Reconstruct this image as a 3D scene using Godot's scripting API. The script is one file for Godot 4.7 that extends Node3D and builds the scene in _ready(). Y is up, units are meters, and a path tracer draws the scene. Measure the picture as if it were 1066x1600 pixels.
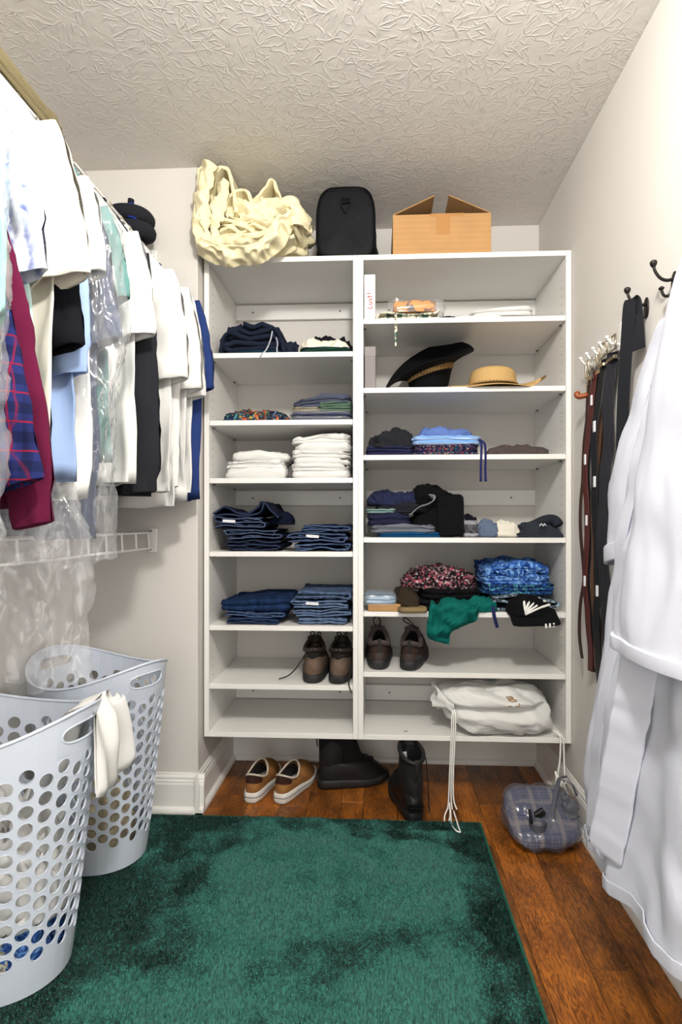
extends Node3D
# A walk-in closet: floating shelf units in an alcove, hanging clothes on the left, robe and belts on the right wall.

const CEIL := 2.44
const XL := -1.17      # left wall face
const XR := 0.725      # right wall face
const ZB := -2.5       # back wall face
const ZP := -2.03      # face of the pier left of the alcove
const XP := -0.685     # alcove side of the pier
const ZN := 0.95       # wall behind the camera
const ZS := -2.08      # front of the shelf units

class G:
	var v := PackedVector3Array()
	var n := PackedVector3Array()
	var t := PackedVector2Array()
	var i := PackedInt32Array()
	func mesh() -> ArrayMesh:
		var a := []
		a.resize(Mesh.ARRAY_MAX)
		a[Mesh.ARRAY_VERTEX] = v
		a[Mesh.ARRAY_NORMAL] = n
		a[Mesh.ARRAY_TEX_UV] = t
		a[Mesh.ARRAY_INDEX] = i
		var m := ArrayMesh.new()
		m.add_surface_from_arrays(Mesh.PRIMITIVE_TRIANGLES, a)
		return m

var rng := RandomNumberGenerator.new()
var names := {}
var noises := {}
var M := {}

# ---------------------------------------------------------------- nodes
func numbered(called: String) -> String:
	var k: int = names.get(called, 0)
	names[called] = k + 1
	return called if k == 0 else "%s_%03d" % [called, k]

func mi(called: String, mesh: Mesh, mat: Material, parent: Node = null) -> MeshInstance3D:
	var o := MeshInstance3D.new()
	o.mesh = mesh
	o.material_override = mat
	if parent == null:
		o.name = numbered(called)
		add_child(o, true)
	else:
		o.name = called
		parent.add_child(o, true)
	return o

func part(called: String, g: G, mat: Material, parent: Node) -> MeshInstance3D:
	return mi(called, g.mesh(), mat, parent)

func thing(called: String, label: String, category: String, at := Vector3.ZERO, turn := 0.0, group := "") -> Node3D:
	var o := Node3D.new()
	o.name = numbered(called)
	add_child(o, true)
	o.position = at
	o.rotation.y = turn
	return tag(o, label, category, group)

func tag(o: Node3D, label: String, category: String, group := "") -> Node3D:
	o.set_meta("label", label)
	o.set_meta("category", category)
	if group != "":
		o.set_meta("group", group)
	return o

func struct(called: String, g: G, mat: Material) -> MeshInstance3D:
	var o := MeshInstance3D.new()
	o.mesh = g.mesh()
	o.material_override = mat
	o.name = called
	add_child(o, true)
	o.set_meta("kind", "structure")
	return o

# ---------------------------------------------------------------- shapes
func noise(sd: int, freq := 1.0, ridged := false) -> FastNoiseLite:
	var key := [sd, freq, ridged]
	if not noises.has(key):
		var f := FastNoiseLite.new()
		f.seed = sd
		f.frequency = freq
		f.noise_type = FastNoiseLite.TYPE_SIMPLEX_SMOOTH
		f.fractal_octaves = 3
		if ridged:
			f.fractal_type = FastNoiseLite.FRACTAL_NONE
		noises[key] = f
	return noises[key]

func grid(g: G, nu: int, nv: int, f: Callable, wrap := false, closed := false, us := 1.0, vs := 1.0) -> void:
	var b := g.v.size()
	var w := nu + 1
	var p := PackedVector3Array()
	var q := PackedVector3Array()
	p.resize(w * (nv + 1))
	q.resize(w * (nv + 1))
	for j in nv + 1:
		for k in w:
			p[j * w + k] = f.call(float(k) / nu, float(j) / nv)
			g.t.append(Vector2(us * k / nu, vs * j / nv))
	var mid := Vector3.ZERO
	for x in p:
		mid += x
	mid /= p.size()
	var vol := 0.0
	for j in nv:
		for k in nu:
			var a := j * w + k
			for tri in [[a, a + 1, a + w + 1], [a, a + w + 1, a + w]]:
				var m: Vector3 = (p[tri[2]] - p[tri[0]]).cross(p[tri[1]] - p[tri[0]])
				vol += m.dot(p[tri[0]] - mid)
				for c in tri:
					q[c] += m
	var flip := closed and vol < 0.0
	for j in nv + 1:
		if wrap:
			var s := q[j * w] + q[j * w + nu]
			q[j * w] = s
			q[j * w + nu] = s
		if (j == 0 or j == nv) and p[j * w].distance_to(p[j * w + nu / 2]) < 1e-5 and p[j * w].distance_to(p[j * w + nu / 3]) < 1e-5:
			var s := Vector3.ZERO
			for k in w:
				s += q[j * w + k]
			for k in w:
				q[j * w + k] = s
	for k in p.size():
		var m := q[k].normalized() if q[k].length() > 1e-14 else Vector3.UP
		g.v.append(p[k])
		g.n.append(-m if flip else m)
	for j in nv:
		for k in nu:
			var a := b + j * w + k
			if flip:
				g.i.append_array([a, a + w + 1, a + 1, a, a + w, a + w + 1])
			else:
				g.i.append_array([a, a + 1, a + w + 1, a, a + w + 1, a + w])

func face(g: G, pts: Array, n: Vector3, uv := Vector2.ZERO) -> void:
	var b := g.v.size()
	var ax := Vector3.RIGHT if absf(n.x) < 0.7 else Vector3.BACK
	var ay := n.cross(ax).normalized()
	for x in pts:
		g.v.append(x)
		g.n.append(n)
		g.t.append(Vector2(x.dot(ax), x.dot(ay)) + uv)
	var cw: bool = (pts[2] - pts[0]).cross(pts[1] - pts[0]).dot(n) > 0
	for k in range(1, pts.size() - 1):
		if cw:
			g.i.append_array([b, b + k, b + k + 1])
		else:
			g.i.append_array([b, b + k + 1, b + k])

func bx(g: G, c: Vector3, s: Vector3, bev := 0.0015, r := Basis(), uv := Vector2.ZERO) -> void:
	var h := s / 2
	bev = minf(bev, minf(h.x, minf(h.y, h.z)) * 0.6)
	var pt := func(sx, sy, sz, ax):   # corner pulled in on all axes but ax
		var p := Vector3(sx * (h.x - (0.0 if ax == 0 else bev)), sy * (h.y - (0.0 if ax == 1 else bev)), sz * (h.z - (0.0 if ax == 2 else bev)))
		return c + r * p
	for s1 in [-1, 1]:
		face(g, [pt.call(s1, -1, -1, 0), pt.call(s1, 1, -1, 0), pt.call(s1, 1, 1, 0), pt.call(s1, -1, 1, 0)], r * Vector3(s1, 0, 0), uv)
		face(g, [pt.call(-1, s1, -1, 1), pt.call(1, s1, -1, 1), pt.call(1, s1, 1, 1), pt.call(-1, s1, 1, 1)], r * Vector3(0, s1, 0), uv)
		face(g, [pt.call(-1, -1, s1, 2), pt.call(1, -1, s1, 2), pt.call(1, 1, s1, 2), pt.call(-1, 1, s1, 2)], r * Vector3(0, 0, s1), uv)
		for s2 in [-1, 1]:
			face(g, [pt.call(s1, s2, -1, 0), pt.call(s1, s2, 1, 0), pt.call(s1, s2, 1, 1), pt.call(s1, s2, -1, 1)], r * Vector3(s1, s2, 0).normalized(), uv)
			face(g, [pt.call(s1, -1, s2, 0), pt.call(s1, 1, s2, 0), pt.call(s1, 1, s2, 2), pt.call(s1, -1, s2, 2)], r * Vector3(s1, 0, s2).normalized(), uv)
			face(g, [pt.call(-1, s1, s2, 1), pt.call(1, s1, s2, 1), pt.call(1, s1, s2, 2), pt.call(-1, s1, s2, 2)], r * Vector3(0, s1, s2).normalized(), uv)
			for s3 in [-1, 1]:
				face(g, [pt.call(s1, s2, s3, 0), pt.call(s1, s2, s3, 1), pt.call(s1, s2, s3, 2)], r * Vector3(s1, s2, s3).normalized(), uv)

func box(c: Vector3, s: Vector3, bev := 0.0015) -> G:
	var g := G.new()
	bx(g, c, s, bev)
	return g

func smooth2(pts: Array, per := 6) -> Array:   # Catmull-Rom, works on Vector2 and Vector3
	var out := []
	for k in pts.size() - 1:
		var a = pts[maxi(k - 1, 0)]
		var b = pts[k]
		var c = pts[k + 1]
		var d = pts[mini(k + 2, pts.size() - 1)]
		for j in per:
			var t := float(j) / per
			out.append(0.5 * ((2.0 * b) + (c - a) * t + (2.0 * a - 5.0 * b + 4.0 * c - d) * t * t + (3.0 * b - a - 3.0 * c + d) * t * t * t))
	out.append(pts[pts.size() - 1])
	return out

func tube(g: G, pts: Array, r: float, seg := 8, r2 := -1.0, smooth := 0) -> void:
	if smooth > 0:
		pts = smooth2(pts, smooth)
	var n := pts.size()
	var rad2 := r if r2 < 0 else r2
	var fr := []
	var side := Vector3.ZERO
	for k in n:
		var t: Vector3 = (pts[mini(k + 1, n - 1)] - pts[maxi(k - 1, 0)]).normalized()
		if side == Vector3.ZERO:
			side = t.cross(Vector3.UP if absf(t.y) < 0.9 else Vector3.RIGHT)
		side = (side - t * side.dot(t)).normalized()
		fr.append([side, t.cross(side), t])
	grid(g, seg, n + 1, func(u, v):
		var k := clampi(roundi(v * (n + 1)) - 1, 0, n - 1)
		var e := 0.0 if v < 1e-6 or v > 1.0 - 1e-6 else 1.0
		var rr := lerpf(r, rad2, float(k) / maxi(n - 1, 1)) * e
		return pts[k] + (fr[k][0] * cos(u * TAU) + fr[k][1] * sin(u * TAU)) * rr, true, true)

func strap(g: G, pts: Array, wdir: Vector3, w: float, th: float, smooth := 0) -> void:   # flat band
	if smooth > 0:
		pts = smooth2(pts, smooth)
	var n := pts.size()
	grid(g, 12, n + 1, func(u, v):
		var k := clampi(roundi(v * (n + 1)) - 1, 0, n - 1)
		var t: Vector3 = (pts[mini(k + 1, n - 1)] - pts[maxi(k - 1, 0)]).normalized()
		var x := (wdir - t * wdir.dot(t)).normalized()
		var y := t.cross(x)
		var e := 0.0 if v < 1e-6 or v > 1.0 - 1e-6 else 1.0
		var a: float = u * TAU
		return pts[k] + (x * pw(cos(a), 0.25) * w / 2 + y * pw(sin(a), 0.5) * th / 2) * e, true, true)

func pw(x: float, e: float) -> float:
	return signf(x) * pow(absf(x), e)

func lathe(g: G, prof: Array, seg := 28, c := Vector3.ZERO, smooth := 0) -> void:
	if smooth > 0:
		prof = smooth2(prof, smooth)
	var n := prof.size() - 1
	grid(g, seg, n, func(u, v):
		var q: Vector2 = prof[roundi(v * n)]
		return c + Vector3(cos(u * TAU) * q.x, q.y, sin(u * TAU) * q.x), true, true)

func ridge(n: FastNoiseLite, x: float, y: float, z: float) -> float:   # sharp curved creases
	return 1.0 - 3.0 * absf(n.get_noise_3d(x, y, z))

# folded garment: a soft slab whose rim shows its plies
func slab(g: G, c: Vector3, s: Vector3, plies: int, sd: int, wav := 0.35, rough := 0.004, sag := 0.0, tilt := 0.0) -> void:
	var na := noise(sd, 9.0)
	var nb := noise(sd + 1, 26.0)
	var per := 6
	var rows := 5 + plies * per + 6
	grid(g, 56, rows, func(u, v):
		var k := roundi(v * rows)
		var a: float = u * TAU
		var e := 0.28
		var ex := pw(cos(a), e)
		var ez := pw(sin(a), e)
		var rr := 1.0
		var y := 0.0
		var f := 0.0
		if k < 5:
			rr = [0.0, 0.5, 0.8, 0.93, 0.965][k]
		elif k >= 5 + plies * per:
			var j := k - 5 - plies * per
			rr = [0.95, 0.9, 0.78, 0.55, 0.28, 0.0, 0.0][j]
			y = s.y
			f = 1.0
		else:
			var j := k - 5
			var ply := j / per
			var m := float(j % per) / (per - 1)
			f = (ply + m) / plies
			y = s.y * f
			var bulge := sin(m * PI)
			rr = 0.945 + 0.055 * pow(bulge, 0.6) + 0.035 * na.get_noise_3d(cos(a) * 0.06, ply * 7.3, sin(a) * 0.06)
		var p := Vector3(ex * s.x / 2 * rr, y, ez * s.z / 2 * rr)
		var edge := clampf(rr * rr, 0.0, 1.0)
		p.y += f * (1.0 - 0.5 * f) * s.y * wav * na.get_noise_3d(p.x * 1.3, f * plies * 0.22, p.z * 1.3)
		p.y += f * (rough * 2.0 * nb.get_noise_3d(p.x, f * 0.1, p.z) - sag * s.y * edge * absf(ex) + tilt * p.x)
		p.y = maxf(p.y, 0.0005 * k / rows)
		p.x += rough * nb.get_noise_3d(p.z, p.y * 2 + 9, p.x)
		p.z += rough * nb.get_noise_3d(p.x + 5, p.y * 2, p.z)
		return c + p, true, true)

# crumpled cloth lying in a heap
func heap(g: G, c: Vector3, s: Vector3, sd: int, fold := 0.3, freq := 14.0, nu := 84, nv := 36, turn := 0.0, keep = null) -> void:
	var na := noise(sd, freq, true)
	var nb := noise(sd + 3, freq * 0.45)
	var nc := noise(sd + 5, freq * 2.6, true)
	grid(g, nu, nv, func(u, v):
		var a: float = u * TAU
		var ph: float = v * 1.16 - 0.16
		var rho := pow(cos(maxf(ph, 0.0) * PI / 2), 0.75)
		var y := s.y * pow(maxf(sin(maxf(ph, 0.0) * PI / 2), 0.0), 0.85)
		if ph < 0:
			rho = lerpf(0.0, 1.0, (v / 0.138)) if v < 0.138 else 1.0
		var out := 1.0 + 0.22 * nb.get_noise_2d(cos(a) * 0.09, sin(a) * 0.09)
		var p := Vector3(pw(cos(a), 0.6) * s.x / 2 * rho * out, y, pw(sin(a), 0.6) * s.z / 2 * rho * out)
		var w := Vector3(nb.get_noise_3d(p.x, p.y + 3, p.z), nb.get_noise_3d(p.z + 8, p.x, p.y), 0) * 0.05
		var d := 0.44 * ridge(na, p.x * cos(turn) * 0.7 + p.z * 0.3 + w.x, p.y * 1.3 + w.y, p.z) + 0.11 * ridge(nc, p.x + w.y, p.y, p.z + w.x) - 0.15
		var k := clampf(v * 6.0 - 0.6, 0.0, 1.0)
		p += (Vector3(p.x, s.y * 0.9, p.z).normalized()) * d * fold * s.y * k
		p.y += nb.get_noise_3d(p.x * 2, 4, p.z * 2) * s.y * 0.3 * k
		p.y = maxf(p.y, 0.0006 * v)
		return c + p if keep == null else keep.call(c + p), true, true)

# a thick sheet whose folded profile (seen from the front) runs back along z
func fold(g: G, prof: Array, th: float, z0: float, z1: float, sd: int, wob := 0.004, edge: G = null, er := 0.0022, per := 5) -> void:
	var pts := smooth2(prof, per)
	var n := pts.size()
	var nrm := []
	for k in n:
		var t: Vector2 = (pts[mini(k + 1, n - 1)] - pts[maxi(k - 1, 0)]).normalized()
		nrm.append(Vector2(-t.y, t.x))
	var na := noise(sd, 7.0)
	var at := func(k: int, o: float, w: float) -> Vector3:
		var q: Vector2 = pts[k] + nrm[k] * o
		var z := lerpf(z0 + wob * 2.5 * na.get_noise_2d(k * 0.02, 3.0), z1, w)
		q += Vector2(na.get_noise_3d(q.x, q.y, z * 0.8), na.get_noise_3d(q.y + 4, q.x, z * 0.8)) * wob * 2.0
		return Vector3(q.x, q.y, z)
	var m := 2 * n
	grid(g, m, 7, func(u, v):
		var k := roundi(u * m) % m
		var kk := k if k < n else m - 1 - k
		return at.call(kk, th / 2 if k < n else -th / 2, v), true, true)
	for w in [0.0, 1.0]:
		grid(g, n - 1, 4, func(u, v):
			var k := roundi(u * (n - 1))
			var p: Vector3 = at.call(k, lerpf(-th / 2, th / 2, v), w)
			p.z += (th * 0.35 * sin(v * PI)) * (1.0 if w < 0.5 else -1.0)
			return p)
	if edge != null:
		var line := []
		for k in n:
			var p: Vector3 = at.call(k, 0.0, 0.0)
			p.z += th * 0.35
			line.append(p)
		tube(edge, line, er, 6)

# a flattened serpentine profile: layers of cloth folded back and forth between x0 and x1
func serp(x0: float, x1: float, y0: float, y1: float, layers: int, sd: int, amp := 0.003) -> Array:
	var out := []
	rng.seed = sd
	var dy := (y1 - y0) / layers
	for k in layers:
		var y := y0 + dy * (k + 0.5)
		var a := x0 + rng.randf() * 0.02 + 0.008
		var b := x1 - rng.randf() * 0.02 - 0.008
		var xs := [a, lerpf(a, b, 0.25), lerpf(a, b, 0.5), lerpf(a, b, 0.75), b]
		if k % 2 == 1:
			xs.reverse()
		for x in xs:
			out.append(Vector2(x, y + rng.randf_range(-amp, amp)))
		if k < layers - 1:
			var e: float = xs[4]
			out.append(Vector2(e + (0.008 if k % 2 == 0 else -0.008), y + dy / 2))
	return out

# ---------------------------------------------------------------- materials
func mat(c: Color, rough := 0.8, spec := 0.5) -> StandardMaterial3D:
	var m := StandardMaterial3D.new()
	m.albedo_color = c
	m.roughness = rough
	m.metallic_specular = spec
	m.cull_mode = BaseMaterial3D.CULL_DISABLED
	return m

func tri(m: StandardMaterial3D, scale: float) -> StandardMaterial3D:
	m.uv1_triplanar = true
	m.uv1_scale = Vector3.ONE * scale
	return m

func picture(w: int, h: int, f: Callable) -> ImageTexture:
	var im := Image.create_empty(w, h, false, Image.FORMAT_RGB8)
	for y in h:
		for x in w:
			im.set_pixel(x, y, f.call(x, y))
	return ImageTexture.create_from_image(im)

func bumps(w: int, h: int, f: Callable, k: float) -> ImageTexture:
	var im := Image.create_empty(w, h, false, Image.FORMAT_RGBF)
	for y in h:
		for x in w:
			var q: float = f.call(x, y)
			im.set_pixel(x, y, Color(q, q, q))
	im.bump_map_to_normal_map(k)
	im.convert(Image.FORMAT_RGB8)
	return ImageTexture.create_from_image(im)

func seamless(sd: int, freq: float, size := 256, ridged := false) -> FastNoiseLite:
	var f := FastNoiseLite.new()
	f.seed = sd
	f.frequency = freq
	f.fractal_octaves = 4
	if ridged:
		f.fractal_type = FastNoiseLite.FRACTAL_RIDGED
	return f

func loopnoise(f: FastNoiseLite, x: float, y: float, s: float) -> float:   # tiles every s
	var a := x / s
	var b := y / s
	return lerpf(lerpf(f.get_noise_2d(x, y), f.get_noise_2d(x - s, y), a), lerpf(f.get_noise_2d(x, y - s), f.get_noise_2d(x - s, y - s), a), b)

func cloth(c: Color, rough := 0.95, bump := 0.35, sheen := 0.15, back := 0.0) -> StandardMaterial3D:
	var m := tri(mat(c, rough, 0.25), 7.0)
	m.normal_enabled = true
	m.normal_texture = M.weave
	m.normal_scale = bump
	if sheen > 0:
		m.rim_enabled = true
		m.rim = sheen
		m.rim_tint = 0.7
	if back > 0:
		m.backlight_enabled = true
		m.backlight = Color(back, back, back)
	return m

func printed(t: Texture2D, scale: float, tint := Color.WHITE) -> StandardMaterial3D:
	var m := tri(mat(tint, 0.92, 0.25), scale)
	m.albedo_texture = t
	return m

func blot(sd: int, ground: Color, inks: Array, freq: float, cut := 0.12) -> ImageTexture:   # blotchy print
	var fs := []
	for k in inks.size():
		fs.append(seamless(sd + k * 7, freq * (1.0 + 0.25 * k)))
	return picture(128, 128, func(x, y):
		var c := ground
		for k in inks.size():
			if loopnoise(fs[k], x, y, 128.0) > cut + 0.03 * k:
				c = inks[k]
		return c)

func clear_film(a: float, rough: float) -> StandardMaterial3D:
	var m := mat(Color(0.97, 0.98, 1.0, a), rough, 0.6)
	m.transparency = BaseMaterial3D.TRANSPARENCY_ALPHA
	return m

func make_materials() -> void:
	M.weave = bumps(256, 256, func(x, y): return 0.5 + 0.25 * sin(x * TAU / 4.0) * sin(y * TAU / 4.0) + 0.25 * randf(), 1.6)
	var lump := seamless(21, 0.03)
	M.wall = mat(Color(0.825, 0.812, 0.793), 0.75, 0.3)
	M.wall.normal_enabled = true
	M.wall.normal_texture = bumps(256, 256, func(x, y): return 0.5 + 0.4 * loopnoise(lump, x * 1.0, y * 1.0, 256.0), 2.0)
	M.wall.normal_scale = 0.25
	tri(M.wall, 3.0)
	M.wall.uv1_world_triplanar = true
	M.trim = mat(Color(0.9, 0.895, 0.88), 0.35)
	M.melamine = mat(Color(0.905, 0.9, 0.885), 0.32)
	M.pin = mat(Color(0.35, 0.35, 0.36), 0.4)
	M.hole = mat(Color(0.30, 0.28, 0.26), 0.9)
	M.screw = mat(Color(0.35, 0.33, 0.32), 0.35)
	M.screw.metallic = 0.8
	# crow's foot ceiling plaster
	var hs := PackedFloat32Array()
	var size := 1024
	hs.resize(size * size)
	rng.seed = 5
	for k in 1500:
		var px := rng.randf() * size
		var py := rng.randf() * size
		var a := rng.randf() * TAU
		var bend := rng.randf_range(-0.02, 0.02)
		var amp := rng.randf_range(0.35, 1.0)
		var len := rng.randi_range(25, 80)
		var wd := rng.randf_range(1.6, 3.0)
		for j in len:
			a += bend + rng.randf_range(-0.06, 0.06)
			px += cos(a)
			py += sin(a)
			var e := amp * sin(PI * (j + 0.5) / len)
			for dy in range(-5, 6):
				for dx in range(-5, 6):
					var h := e * exp(-(dx * dx + dy * dy) / (wd * wd))
					var at := posmod(int(py) + dy, size) * size + posmod(int(px) + dx, size)
					if h > hs[at]:
						hs[at] = h
	var soft := seamless(8, 0.012)
	M.ceiling = mat(Color(0.85, 0.835, 0.815), 0.6, 0.35)
	M.ceiling.normal_enabled = true
	M.ceiling.normal_texture = bumps(size, size, func(x, y): return 0.2 + 0.5 * hs[y * size + x] + 0.25 * loopnoise(soft, x, y, 1024.0), 7.0)
	M.ceiling.normal_scale = 0.62
	M.ceiling.uv1_scale = Vector3(1.35, 1.35, 1.35)
	# wood planks: four boards' worth of grain
	var w1 := seamless(31, 0.008)
	var w2 := seamless(32, 0.05)
	var w3 := seamless(33, 0.006)
	M.wood = []
	for k in 4:
		var m := mat(Color.WHITE, 0.33, 0.5)
		var tone: float = [1.0, 0.84, 1.12, 0.93][k]
		m.albedo_texture = picture(192, 768, func(x, y):
			var warp := w1.get_noise_2d(x * 2.2 + k * 500, y * 0.55) * 9.0 + w3.get_noise_2d(x * 0.6, y * 0.5 + k * 900) * 10.0
			var ring := 0.5 + 0.5 * sin(warp * 3.2 + x * 0.03)
			var fine := w2.get_noise_2d(x * 7.0 + k * 77, y * 0.13)
			var pore := w2.get_noise_2d(x * 14.0 + 40, y * 0.30 + k * 50)
			var blotch := w1.get_noise_2d(x * 0.9 + 70, y * 0.8 + k * 300)
			var t := clampf(0.58 + 0.44 * (ring - 0.5) + 0.36 * fine + 0.5 * blotch, 0.0, 1.0)
			var c := Color(0.27, 0.14, 0.053).lerp(Color(0.68, 0.41, 0.145), t)
			if pore > 0.33:
				c = c.darkened(0.35)
			return Color(c.r * tone, c.g * tone, c.b * tone))
		M.wood.append(m)
	M.subfloor = mat(Color(0.12, 0.06, 0.03), 0.9)
	M.rug = mat(Color(0.05, 0.27, 0.22), 0.9, 0.2)
	M.pile = mat(Color.WHITE, 0.85, 0.3)
	M.pile.vertex_color_use_as_albedo = true
	M.pile.rim_enabled = true
	M.pile.rim = 0.25
	M.pile.rim_tint = 0.6
	M.basket = mat(Color(0.80, 0.835, 0.89), 0.38)
	M.film = clear_film(0.075, 0.09)
	M.film2 = clear_film(0.10, 0.15)
	M.chrome = mat(Color(0.82, 0.78, 0.7), 0.25)
	M.chrome.metallic = 1.0
	M.bronze = mat(Color(0.13, 0.115, 0.105), 0.4)
	M.bronze.metallic = 0.5
	M.wire = mat(Color(0.88, 0.88, 0.87), 0.35)
	M.tee = cloth(Color(0.84, 0.84, 0.83), 0.95, 0.25, 0.1, 0.12)
	M.robe = cloth(Color(0.79, 0.80, 0.85), 0.7, 0.15, 0.1, 0.1)
	M.cream = cloth(Color(0.91, 0.87, 0.72), 0.32, 0.1, 0.2, 0.1)
	M.navy = cloth(Color(0.105, 0.13, 0.195), 1.0, 0.6, 0.3)
	M.charcoal = cloth(Color(0.135, 0.14, 0.16), 0.95, 0.4, 0.15)
	M.black = cloth(Color(0.045, 0.047, 0.055), 0.9, 0.4, 0.15)
	M.slate = cloth(Color(0.29, 0.31, 0.38), 0.95, 0.4, 0.1)
	M.teal = cloth(Color(0.02, 0.36, 0.33), 0.8, 0.3, 0.15)
	M.forest = cloth(Color(0.14, 0.26, 0.23), 0.95, 0.4, 0.1)
	M.white_thread = mat(Color(0.9, 0.9, 0.88), 0.9)
	var dn := seamless(51, 0.02)
	var dm := seamless(52, 0.3)
	var denim := picture(256, 256, func(x, y):
		var t := 0.78 + 0.55 * loopnoise(dn, x, y, 256.0) + 0.5 * loopnoise(dm, x * 1.0, y * 1.0, 256.0)
		return Color(t, t, t).clamp())
	M.jean_dark = printed(denim, 6.0, Color(0.09, 0.12, 0.22))
	M.jean_blue = printed(denim, 6.0, Color(0.135, 0.20, 0.335))
	M.jean_mid = printed(denim, 6.0, Color(0.135, 0.23, 0.39))
	M.jean_light = printed(denim, 6.0, Color(0.38, 0.47, 0.61))
	M.seam = mat(Color(0.42, 0.50, 0.64), 0.9)
	M.seam_dark = mat(Color(0.20, 0.25, 0.36), 0.9)
	M.patch = mat(Color(0.86, 0.86, 0.88), 0.8)
	var ca := seamless(61, 0.02)
	M.card = printed(picture(128, 128, func(x, y):
		var t := 0.92 + 0.06 * loopnoise(ca, x, y, 128.0) + 0.015 * sin(y * TAU / 8.0)
		return Color(0.76 * t, 0.59 * t, 0.40 * t)), 3.0)
	M.tape = mat(Color(0.68, 0.49, 0.29), 0.25)

func rooms_light() -> void:
	var cam := Camera3D.new()
	cam.name = "camera"
	add_child(cam)
	cam.position = Vector3(0, 1.096, 0)
	cam.rotation.y = atan(0.0468)
	cam.keep_aspect = Camera3D.KEEP_HEIGHT
	cam.near = 0.05
	cam.far = 30.0
	# shifted lens: focal length 850 px of a 1600 px high frame, level camera
	cam.set_frustum(0.05 * 1600.0 / 850.0, Vector2(-19.0, 15.0) / 850.0 * 0.05, 0.05, 30.0)
	cam.current = true
	var env := Environment.new()
	env.background_mode = Environment.BG_COLOR
	env.background_color = Color(1.0, 0.985, 0.965)
	env.background_energy_multiplier = SKYLIGHT
	env.tonemap_mode = Environment.TONE_MAPPER_LINEAR
	env.tonemap_exposure = EXPOSURE
	env.sdfgi_enabled = true
	env.ssao_enabled = true
	env.ssil_enabled = true
	var we := WorldEnvironment.new()
	we.name = "environment"
	we.environment = env
	add_child(we)
	# flush globe fitting on the ceiling, just in front of and above the camera
	var lamp := OmniLight3D.new()
	lamp.name = "ceiling_lamp_light"
	lamp.position = Vector3(0.06, 2.24, -0.40)
	lamp.light_color = Color(1.0, 0.985, 0.96)
	lamp.light_energy = LAMP
	lamp.light_size = 0.07
	lamp.omni_range = 8.0
	lamp.omni_attenuation = 2.0
	lamp.shadow_enabled = true
	add_child(lamp)
	var t := thing("ceiling_lamp", "round white glass globe lamp flush on the textured ceiling", "lamp", Vector3(0.06, CEIL, -0.40))
	var g := G.new()
	lathe(g, [Vector2(0, 0), Vector2(0.09, 0), Vector2(0.095, -0.02), Vector2(0.07, -0.045), Vector2(0, -0.045)])
	part("base", g, M.trim, t)
	g = G.new()
	lathe(g, [Vector2(0, -0.04), Vector2(0.06, -0.045), Vector2(0.11, -0.10), Vector2(0.125, -0.17), Vector2(0.105, -0.24), Vector2(0.055, -0.285), Vector2(0, -0.295)], 32, Vector3.ZERO, 4)
	var glow := mat(Color(1, 1, 1), 0.3)
	glow.emission_enabled = true
	glow.emission = Color(1.0, 0.97, 0.93)
	glow.emission_energy_multiplier = 1.5
	part("bulb_globe", g, glow, t)

# ---------------------------------------------------------------- the room
func base_run(called: String, a: Vector3, b: Vector3, nrm: Vector3) -> void:   # moulded baseboard with a shoe mould
	var prof := [Vector2(0, 0), Vector2(0.030, 0), Vector2(0.030, 0.008), Vector2(0.027, 0.016), Vector2(0.020, 0.022), Vector2(0.015, 0.023), Vector2(0.015, 0.105), Vector2(0.013, 0.112), Vector2(0.013, 0.118), Vector2(0.010, 0.122), Vector2(0.010, 0.131), Vector2(0.005, 0.139), Vector2(0.004, 0.144), Vector2(0, 0.145)]
	var g := G.new()
	for k in prof.size() - 1:
		var p0: Vector2 = prof[k]
		var p1: Vector2 = prof[k + 1]
		var dn := Vector2(p1.y - p0.y, p0.x - p1.x).normalized()
		face(g, [a + nrm * p0.x + Vector3.UP * p0.y, b + nrm * p0.x + Vector3.UP * p0.y, b + nrm * p1.x + Vector3.UP * p1.y, a + nrm * p1.x + Vector3.UP * p1.y], (nrm * dn.x + Vector3.UP * dn.y).normalized())
	for e in [a, b]:
		var pts := []
		for q in prof:
			pts.append(e + nrm * q.x + Vector3.UP * q.y)
		face(g, pts, (a - b).normalized() if e == a else (b - a).normalized())
	struct(called, g, M.trim)

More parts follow.
